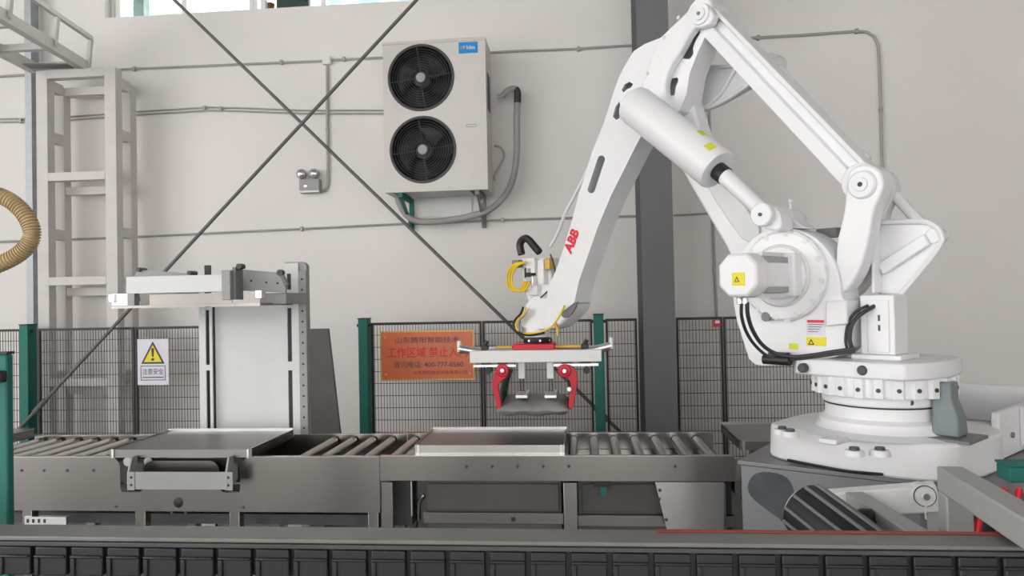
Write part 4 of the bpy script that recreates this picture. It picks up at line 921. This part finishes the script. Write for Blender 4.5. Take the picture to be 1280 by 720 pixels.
r0_ = rp(826, 116, -.12); r1_ = rp(719, 372, -.12)
RB().cyl(r0_, r1_, .022, n=14).build('wrist_rod', 'robot', robot)
P_ = [rp(*q, .02) for q in [(768, 150), (752, 178), (735, 212), (718, 245), (706, 268), (698, 290), (688, 308)]]
RB().tube(spline(P_, 4), .010, n=8).build('air_line', 'robot2', robot)
# lettering on the arm
a = rp(711.5, 317, .1015); b = rp(722, 289, .1015); e1 = (b-a).normalized(); e2 = Vector((0, 1, 0)).cross(e1)
text('lettering', 'ABB', a+e2*-.018, e1, e2, .072, 'abbred', robot, width=(b-a).length*1.02, frame=FR, bold=.05)
# wrist
wq = rp(672, 420, .02); WX, WY = wq.x, .02
def ZR(py): return rp(672, py, .02).z
plate('wrist_housing', [(722, 372), (720, 388), (706, 402), (694, 412), (656, 413), (650, 402), (655, 384), (668, 368), (690, 352), (708, 352)], .06, -.06, .07, it=1, bevel=.012)
plate('wrist_cover', [(718, 372), (722, 380), (712, 396), (702, 398), (700, 386), (708, 374)], .085, .07, .085, 'grey', it=1, bevel=.004)
plate('wrist_motor', [(652, 322), (684, 322), (690, 350), (684, 384), (664, 384), (654, 360)], .05, -.06, .06, 'robot', it=0, bevel=.015)
RB().cyl((WX, WY, ZR(421)), (WX, WY, ZR(410)), .075, n=28).build('wrist_neck', 'robot', robot)
RB().lathe([(0, 0), (.088, 0), (.09, .004), (.09, .028), (.07, .034), (0, .034)], (WX, WY, ZR(428)), (0, 0, 1), 32).build('tool_flange', 'black', robot, bevel=0)
for k in range(8): an = k*pi/4+.2; RB().cyl((WX+.088*cos(an), WY+.088*sin(an), ZR(428)+.015), (WX+.093*cos(an), WY+.093*sin(an), ZR(428)+.015), .007, n=8).build('flange_screw', 'alu', robot)
# wrist dressing
for x_, y_, w_, h_, m_ in ((664, 332, 11, 18, 'white'), (677, 340, 8, 30, 'white'), (663, 352, 9, 14, 'alu'), (661, 341, 9, 12, 'black'), (666, 363, 14, 12, 'robot2'), (645, 330, 8, 9, 'grey'), (685, 330, 6, 14, 'gold')):
    a = rp(x_-w_/2, y_-h_/2, .09); b = rp(x_+w_/2, y_+h_/2, .09)
    RB().bb(a.x, b.x, .058, .10, a.z, b.z).build('connector_block', m_, robot, bevel=.004)
cable([(652, 318), (650, 306), (654, 299), (660, 299), (668, 308), (674, 315)], .09, .024, 'black_hose', material='black')
for dx in (0, 3, 6): cable([(652+dx, 328), (642+dx, 331), (635+dx, 341), (634+dx, 354), (640+dx, 363), (650+dx, 362), (656+dx, 352)], .10+dx*.006, .0075, 'yellow_cable', material='yellow')
cable([(657, 384), (655, 392), (647, 400), (645, 408), (650, 416), (660, 417), (676, 415), (690, 408), (700, 394), (706, 382)], .12, .006, 'yellow_cable', material='yellow')
cable([(654, 384), (651, 392), (644, 400), (642, 407), (648, 415), (662, 419), (680, 416)], .12, .008, 'black_hose', material='black')
cable([(660, 385), (657, 393), (650, 399), (647, 406)], .12, .007, 'silver_hose', material='alu')
cable([(694, 404), (697, 412), (697, 420)], .08, .009, 'yellow_cable', material='gold')
cable([(688, 318), (692, 330), (694, 345), (686, 362), (676, 372)], .09, .005, 'black_hose', material='black')

# pedestal under the robot
PANG = radians(149); FP = Matrix.Translation(RA) @ Matrix.Rotation(PANG, 4, 'Z')
pc = FP.inverted() @ atz(922, 575, ZB)
ped = thing('robot_pedestal', 'dark metal pedestal box carrying the robot', 'pedestal', (RA.x, RA.y, 0), PANG)
px1, py1 = pc.x, pc.y
MB(FP).bb(-.62, px1-.01, -.78, py1-.01, 0, ZB-.02).build('pedestal_body', 'pedestal', ped, bevel=.004)
MB(FP).bb(-.63, px1, -.79, py1, ZB-.02, ZB-.0005).build('top_plate', 'pedestal', ped, bevel=.003)
MB(FP).prism(chaikin([(px1-.03, .76), (px1-.05, .84), (px1-.12, .868), (px1-.22, .85), (px1-.235, .74), (px1-.225, .56), (px1-.21, .55), (px1-.195, .66), (px1-.12, .70)], 2), lambda p: (p[0], py1-.0095, p[1]), lambda p: (p[0], py1-.0085, p[1])).build('dark_stain', 'stain', ped, smooth=0)
MB(FP).prism(chaikin([(px1-.26, .62), (px1-.255, .80), (px1-.33, .83), (px1-.43, .80), (px1-.46, .72), (px1-.36, .70), (px1-.31, .60)], 2), lambda p: (p[0], py1-.0095, p[1]), lambda p: (p[0], py1-.0085, p[1])).build('dark_stain', 'stain', ped, smooth=0)
MB(FP).cyl((px1-.34, py1-.0085, .72), (px1-.34, py1-.004, .72), .022, n=14).build('cable_port', 'black', ped)

# ------------------------------------------------------------------ gripper (hangs from the wrist)
wq_w = FR @ Vector((WX, WY, 0)); GY = wq_w.y; GX = wq_w.x
def G(px, py, dy=0.): return at(px, py, GY+dy)
ztop = (FR @ Vector((WX, WY, ZR(428)))).z
gr = thing('bag_gripper', 'red and silver bag gripper hanging from the robot wrist', 'gripper', (GX, GY, G(670, 520).z))
a = G(641, 428.5, -.14); b = G(693, 438, -.14)
MB().bb(a.x, b.x, GY-.14, GY+.14, b.z, ztop-.001).build('mount_block', 'red', gr, bevel=.006)
z1b, z0b = G(670, 438, -.2).z, G(670, 453, -.2).z
xa, xb = G(587, 445, -.2).x, G(752, 445, -.2).x
for dy, nm in ((-.2, 'front_beam'), (.16, 'rear_beam')):
    MB().bb(xa, xb, GY+dy, GY+dy+.045, z0b, z1b).build(nm, 'white', gr, bevel=.004)
for xx in (xa+.05, (xa+xb)/2-.12, (xa+xb)/2+.08, xb-.09): MB().bb(xx, xx+.04, GY-.155, GY+.16, z0b+.01, z1b-.01).build('cross_tie', 'alu', gr)
MB().bb((xa+xb)/2-.14, (xa+xb)/2+.14, GY-.155, GY+.16, z1b-.008, z1b+.004).build('mount_plate', 'red', gr)
for pa, pb in ((620, 641), (694, 735)):
    q0_, q1_ = G(pa, 434, 0), G(pb, 437, 0); MB().bb(q0_.x, q1_.x, GY-.03, GY+.03, z1b, z1b+.02).build('air_bar', 'gold', gr, bevel=.003)
# pneumatic cylinders at the ends
for (p0_, p1_, dy) in (((574, 436), (606, 441), .02), ((728, 441), (764, 432), -.1)):
    A_ = G(*p0_, dy); B_ = G(*p1_, dy); d_ = (B_-A_).normalized()
    cy = MB().cyl(A_, B_, .025, n=18).build('air_cylinder', 'alu', gr)
    E_ = A_ if p0_[0] < 600 else B_
    MB().bb(E_.x-.010, E_.x+.010, GY+dy-.022, GY+dy+.022, E_.z-.02, E_.z+.02).build('cylinder_cap', 'white', cy, bevel=.004)
    MB().lathe([(0, .03), (.012, .03), (.014, 0)], (E_.x, GY+dy, E_.z+.02), (0, 0, 1), 10).build('fitting', 'white', cy)
for px in (606, 731):
    q = G(px, 433, -.1); MB().bb(q.x-.022, q.x+.022, GY-.12, GY-.07, z1b, z1b+.03).build('valve', 'black', gr, bevel=.004); MB().cyl((q.x, GY-.095, z1b+.03), (q.x+.015, GY-.095, z1b+.055), .014, n=10).build('valve_knob', 'black', gr)
# slide rails below the beam
for pa, pb in ((592, 645), (692, 748)):
    q0_, q1_ = G(pa, 457, -.17), G(pb, 459, -.17)
    MB().bb(q0_.x, q1_.x, GY-.19, GY-.165, z0b-.026, z0b-.012).build('slide_rail', 'alu', gr)
    MB().bb(q0_.x+.02, q1_.x-.02, GY-.16, GY+.13, z0b-.024, z0b-.002).build('slide_bed', 'charcoal', gr)
    for k in range(3): xx = q0_.x+.03+k*(q1_.x-q0_.x-.06)/2; MB().bb(xx-.018, xx+.018, GY-.185, GY-.16, z0b-.012, z0b).build('slide_block', 'grey', gr)
for px in (611, 733): 
    q = G(px, 463, -.15); MB().cyl((q.x, GY-.17, q.z), (q.x, GY-.12, q.z), .02, n=12).build('hinge_pin', 'black', gr)
    MB().bb(q.x-.01, q.x+.01, GY-.165, GY-.13, q.z, z0b-.002).build('hinge_tab', 'charcoal', gr)
# curved red claw arms with black tines
def claw(pts, px, py, mirror, dy, nm='claw_plate'):
    P_ = [G(*q, dy) for q in pts]
    return MB().prism(chaikin([(q.x, q.z) for q in P_], 1), lambda p: (p[0], GY+dy, p[1]), lambda p: (p[0], GY+dy+.014, p[1])).build(nm, 'red', gr, bevel=.003)
Lc = [(620, 462), (626, 455.5), (634, 457), (637, 464), (634, 471), (627, 476), (622, 482), (625, 495), (627, 508), (624, 513), (620, 511), (619, 498), (615, 484), (616, 473)]
Rc = [(697, 462), (700, 456), (708, 455), (717, 458), (722, 468), (722, 482), (719, 494), (717, 508), (713, 512), (710, 509), (712, 496), (714, 484), (712, 475), (706, 471), (700, 470)]
for pts, pv in ((Lc, (628, 463)), (Rc, (705.5, 463.5))):
    for dy in (-.2, .19): 
        c_ = claw(pts, 0, 0, 1, dy)
        q = G(*pv, dy)
        MB().lathe([(0, -.014), (.016, -.014), (.02, -.008), (.036, -.006), (.04, 0)], (q.x, GY+dy, q.z), (0, 1, 0), 20).build('claw_hub', 'red', c_)
        MB().cyl((q.x, GY+dy-.018, q.z), (q.x, GY+dy-.012, q.z), .012, n=10).build('hub_bolt', 'alu', c_)
    q = G(*pv, -.186); MB().cyl((q.x, GY-.186, q.z), (q.x, GY+.19, q.z), .018, n=14).build('claw_shaft', 'steeld', gr)
    MB().bb(q.x-.02, q.x+.02, GY-.15, GY+.13, q.z+.018, z0b-.003).build('shaft_bearing', 'charcoal', gr)
for pa, pb in (((632, 470), (626, 510)), ((709, 474), (713, 509))):
    A_ = G(*pa, -.17); B_ = G(*pb, -.17)
    for k in range(9):
        o_ = Vector((0, .018+k*.038, 0)); B2 = B_+Vector((.0, 0, 0))
        MB().tube(spline([A_+o_, (A_+B_)/2+o_+Vector((-.012 if pa[0] < 660 else .012, 0, 0)), B2+o_, B2+o_+Vector((.03 if pa[0] < 660 else -.03, 0, -.012))], 4), .011, n=8).build('tine', 'tine', gr)
    MB().bb(A_.x-.012, A_.x+.012, GY-.18, GY+.18, A_.z-.01, A_.z+.014).build('tine_bar', 'tine', gr)
for px in (680, 0):
    pass
q = G(695.5+16, 486.5, -.21); MB().cyl((q.x, GY-.215, q.z), (q.x, GY-.2, q.z), .013, n=12).build('claw_screw', 'alu', gr)
# press pads
for px in (652, 688):
    q = G(px, 462, -.12); zc0 = G(px, 473, -.12).z
    pc_ = MB().bb(q.x-.021, q.x+.021, GY-.14, GY-.09, zc0, z0b-.0005).build('pad_cylinder', 'white', gr, bevel=.003)
    zp = G(px, 497, -.12).z; zp1 = G(px, 492.5, -.12).z
    for s_ in (-.009, .009): MB().cyl((q.x+s_, GY-.115, zp1), (q.x+s_, GY-.115, zc0), .0045, n=8).build('pad_rod', 'charcoal', pc_)
    MB().bb(q.x-.037, q.x+.037, GY-.16, GY+.10, zp, zp1).build('press_pad', 'alu', gr, bevel=.003)
    MB().bb(q.x-.02, q.x+.02, GY-.14, GY-.09, zp1, zp1+.02).build('pad_block', 'grey', gr)
# sack in the gripper
sx0, sx1 = G(621, 515, -.22).x, G(712, 515, -.22).x; szb = G(670, 521, -.22).z; szt = G(670, 497, -.12).z-.002
t = thing('flat_sack', 'grey flat filled sack held in the red gripper', 'sack', ((sx0+sx1)/2, GY, szb))
nx, ny = 18, 14; V = []; F = []
for s_ in (1, -1):
    for i in range(nx+1):
        for j in range(ny+1):
            u_ = i/nx*2-1; v_ = j/ny*2-1
            e = max(0, (1-u_**6)*(1-v_**4)); zm = (szt+szb)/2-.012*(1-v_)*.5
            th = (szt-szb)/2*.86*e**.55+.004
            th += random.uniform(-.0025, .0025)*e
            V.append(((sx0+sx1)/2+u_*(sx1-sx0)/2*(1-.04*(v_*.5+.5)), GY-.0+v_*.235, zm+s_*th+.006*sin(u_*7+v_*3)))
n1 = (nx+1)*(ny+1)
for k in range(2):
    for i in range(nx):
        for j in range(ny):
            q_ = k*n1+i*(ny+1)+j; f_ = (q_, q_+1, q_+ny+2, q_+ny+1); F.append(f_ if k else f_[::-1])
ed = [(i, 0) for i in range(nx)]+[(nx, j) for j in range(ny)]+[(i, ny) for i in range(nx, 0, -1)]+[(0, j) for j in range(ny, 0, -1)]
for a_, b_ in zip(ed, ed[1:]+ed[:1]):
    p_, q_ = a_[0]*(ny+1)+a_[1], b_[0]*(ny+1)+b_[1]; F.append((p_, q_, q_+n1, p_+n1))
mb = MB(); mb._add(V, F); mb.build('sack_body', 'sack', t, smooth=60)
mb = MB().tube([(sx0+(sx1-sx0)*k/16, GY-.238, (szt+szb)/2-.012+.003*sin(k*1.3)) for k in range(17)], .006, n=6); mb.build('seam', 'sack', t)

# ------------------------------------------------------------------ right foreground: grey frame, white tube, ribbed drum, cables
ZQ = 1.10
f0 = atz(1193, 586, ZQ); f1 = atz(1330, 666, ZQ)
t = thing('square_tube_frame', 'grey painted square tube frame at the right edge', 'frame', (f0.x, f0.y, 0))
dF = (f1-f0).normalized(); sF = Vector((-dF.y, dF.x, 0)); Wq = .07
MB().bar(f0-dF*Wq/2+Vector((0, 0, -Wq/2)), f1+Vector((0, 0, -Wq/2)), Wq, Wq).build('top_beam', 'greypaint', t, bevel=.005)
rotF = Matrix((dF, sF, Vector((0, 0, 1)))).transposed()
MB().box(f0+Vector((0, 0, -ZQ/2-Wq/2)), (Wq, Wq, ZQ-Wq), rotF).build('post', 'greypaint', t, bevel=.005)
b0_ = atz(1068, 624, .93); b1_ = atz(1150, 676, .93)
d2 = (b1_-b0_).normalized()
t = thing('sloping_beam', 'grey beam lying lower left of the square tube frame', 'beam', (b1_.x, b1_.y, .9))
MB().bar(b0_, b1_, .06, .05).build('beam_tube', 'greypaint', t, bevel=.005)
MB().bar(b1_+Vector((0, 0, -.026)), Vector((b1_.x, b1_.y, 0)), .06, .06).build('beam_leg', 'greypaint', t)
MB().bar(b0_+d2*.03+Vector((0, 0, -.03)), Vector((b0_.x+d2.x*.03, b0_.y+d2.y*.03, 0)), .06, .06).build('beam_leg', 'greypaint', t)
Yq = 2.62
a = at(1005, 632, Yq); b = at(1172, 620, Yq-.12)
t = thing('white_tube', 'white tube arm with round pivot in front of the pedestal', 'tube', (a.x, a.y, a.z-.05))
MB().bar(a, b, .07, .085).build('tube_body', 'white', t, bevel=.006)
q = at(1156, 620, Yq-.16)
MB().lathe([(0, -.012), (.010, -.012), (.012, -.006), (.030, -.006), (.032, 0), (.032, .06)], q, (0.1, 1, 0), 28).build('pivot_disc', 'white', t)
MB().lathe([(.0315, -.004), (.0335, -.004), (.0335, .002), (.0315, .002)], q, (0.1, 1, 0), 28).build('pivot_ring', 'charcoal', t)
MB().cyl(q+Vector((0, -.012, 0)), q+Vector((0, -.016, 0)), .01, n=10).build('pivot_bolt', 'grey', t)
MB().tube(spline([q+Vector((-.0, -.006, -.03)), q+Vector((-.004, -.008, -.05)), q+Vector((-.002, -.008, -.07))], 4), .003, n=6).build('wire_end', 'white', t)
MB().bb(b.x-.03, b.x+.03, b.y+.01, b.y+.06, 0, b.z-.04).build('support', 'greypaint', t)
# ribbed drum
Yd = 2.28
a = at(1001, 632, Yd+.05); b = at(1068, 684, Yd-.12)
t = thing('ribbed_drum', 'dark ribbed drum roller tilted in front of the pedestal', 'drum', (b.x, b.y, b.z-.08))
dd = (b-a).normalized()
MB().lathe([(0, -.005), (.05, 0), (.078, .012), (.082, .03), (.082, .26), (.07, .275), (0, .28)], a, dd, 32).build('drum_body', 'blackw', t)
MB().lathe([(0, -.02), (.04, -.018), (.06, -.004), (.07, .006)], a, dd, 24).build('end_cap', 'white', t)
e1 = dd.orthogonal().normalized(); e2 = dd.cross(e1)
for k in range(12):
    an = 2*pi*k/12; r_ = e1*cos(an)+e2*sin(an); ta = e2*cos(an)-e1*sin(an)
    MB().box(a+dd*.14+r_*.084, (.24, .010, .010), Matrix((dd, ta, r_)).transposed()).build('rib', 'grey', t, bevel=.003)
MB().cyl(a+dd*.28, a+dd*.36, .02, n=12).build('axle', 'grey', t)
q = at(1082, 648, Yd+.04); t = thing('black_knob', 'small black knob beside the ribbed drum', 'knob', q)
MB().lathe([(0, -.03), (.022, -.028), (.03, -.01), (.028, .02), (.015, .03)], q, (1, -.6, .2), 20).build('knob_head', 'black', t)
MB().cyl(q+Vector((.02, -.01, 0)), (q.x+.06, q.y-.03, q.z-.005), .012, n=10).build('knob_stem', 'grey', t)
# cables behind the frame and green box
for i, (xa_, xb_, m_, lb) in enumerate(((1224, 1220, 'abbred', 'red cable hanging behind the frame post, leftmost of three'), (1254, 1248, 'abbred', 'red cable hanging behind the frame post, middle of three'), (1272, 1268, 'abbred', 'red cable hanging behind the frame post, rightmost of three'), (1210, 1206, 'gold', 'yellow cable hanging next to the frame post'))):
    P = spline([at(xa_+2, 610, 2.56), at(xa_, 625, 2.56), at((xa_+xb_)/2+2, 648, 2.56), at(xb_, 680, 2.56), at(xb_+2, 740, 2.56), at(xb_+2, 1120, 2.56)], 5)
    P[-1].z = .0
    solo(MB().tube(P, .011 if i < 3 else .009, n=8), 'hanging_cable', m_, lb, 'cable', group='cables behind the frame')
t = thing('shade_box', 'added black box standing in for the shadow behind the grey frame post', 'cabinet', (1.35, 2.66, 0))  # added black box, stands in for the shadow behind the frame post
MB().bb(1.20, 1.50, 2.60, 2.68, .05, .90).build('body', 'black', t, bevel=.006)
MB().bb(1.22, 1.48, 2.595, 2.60, .1, .86).build('door', 'blackw', t, bevel=.002)  # front sheet of the added dark box, no real door
MB().bb(1.21, 1.49, 2.61, 2.67, 0, .05).build('plinth', 'charcoal', t)
q0_ = at(1262, 584, 2.5); q1_ = at(1300, 604, 2.5)
t = thing('green_box', 'small teal box at the right edge above the red cables', 'box', ((q0_.x+q1_.x)/2, 2.6, q1_.z))
MB().bb(q0_.x, q1_.x, 2.5, 2.58, q1_.z, q0_.z).build('box_body', 'teal', t, bevel=.006)
MB().bb(q0_.x-.003, q1_.x+.003, 2.497, 2.583, q0_.z, q0_.z+.008).build('box_lid', 'teal', t, bevel=.003)
MB().bb(q0_.x+.06, q0_.x+.09, 2.58, 2.66, q1_.z+.01, q1_.z+.03).bb(q0_.x+.06, q0_.x+.09, 2.63, 2.66, .9005, q1_.z+.01).build('mount_arm', 'grey', t)

# ------------------------------------------------------------------ foreground rail of black chain cells
Yr0, Yr1 = 1.80, 1.90; zr = 1.018
fx0, fx1 = -2.2, 1.9
t = thing('cable_track', 'blackish rail with chain cells running along the bottom edge', 'rail', (0, 1.82, 0))
MB().bb(fx0, fx1, Yr0, Yr1, zr-.012, zr).build('top_strip', 'railtop', t, bevel=.003)
MB().bb(fx0, fx1, Yr0+.012, Yr1-.01, zr-.095, zr-.012).build('inner_channel', 'black', t)
MB().bb(fx0, fx1, Yr0-.004, Yr0+.012, zr-.024, zr-.013).build('front_edge', 'charcoal', t, bevel=.002)
lk = MB(); L_ = .084
lk.bb(-L_/2, L_/2, -.004, .011, -.098, -.026).bb(-L_/2, L_/2, -.012, -.004, -.052, -.045).bb(-L_/2, -L_/2+.012, -.010, -.004, -.098, -.052)
o0 = lk.build('chain_cell', 'blackw', t, bevel=.003); o0.data.transform(Matrix.Translation(t.matrix_basis.translation))
n = int((fx1-fx0)/.098)
for k in range(n):
    o = o0 if k == 0 else o0.copy()
    if k: COL.objects.link(o); o.parent = t
    o.location = Vector((fx0+.05+k*.098, Yr0, zr))-t.matrix_basis.translation
for xx in (fx0+.1, -.7, .7, fx1-.1): MB().bb(xx-.03, xx+.03, Yr0+.04, Yr1-.04, 0, zr-.095).build('leg', 'charcoal', t)
xr = at(820, 664, Yr1).x
solo(MB().bb(xr, fx1, Yr1-.022, Yr1-.004, zr+.0005, zr+.003), 'marking_strip', 'dullred', 'thin red strip lying on the foreground rail at right', 'strip', bevel=.001)
MB().bb(-.9, .45, Yr0+.03, Yr0+.05, zr-.15, zr-.112).build('lower_rail', 'white', t, bevel=.003)
for xx in (-.85, .40): MB().bb(xx-.01, xx+.01, Yr0+.034, Yr0+.046, zr-.112, zr-.095).build('rail_hanger', 'grey', t)
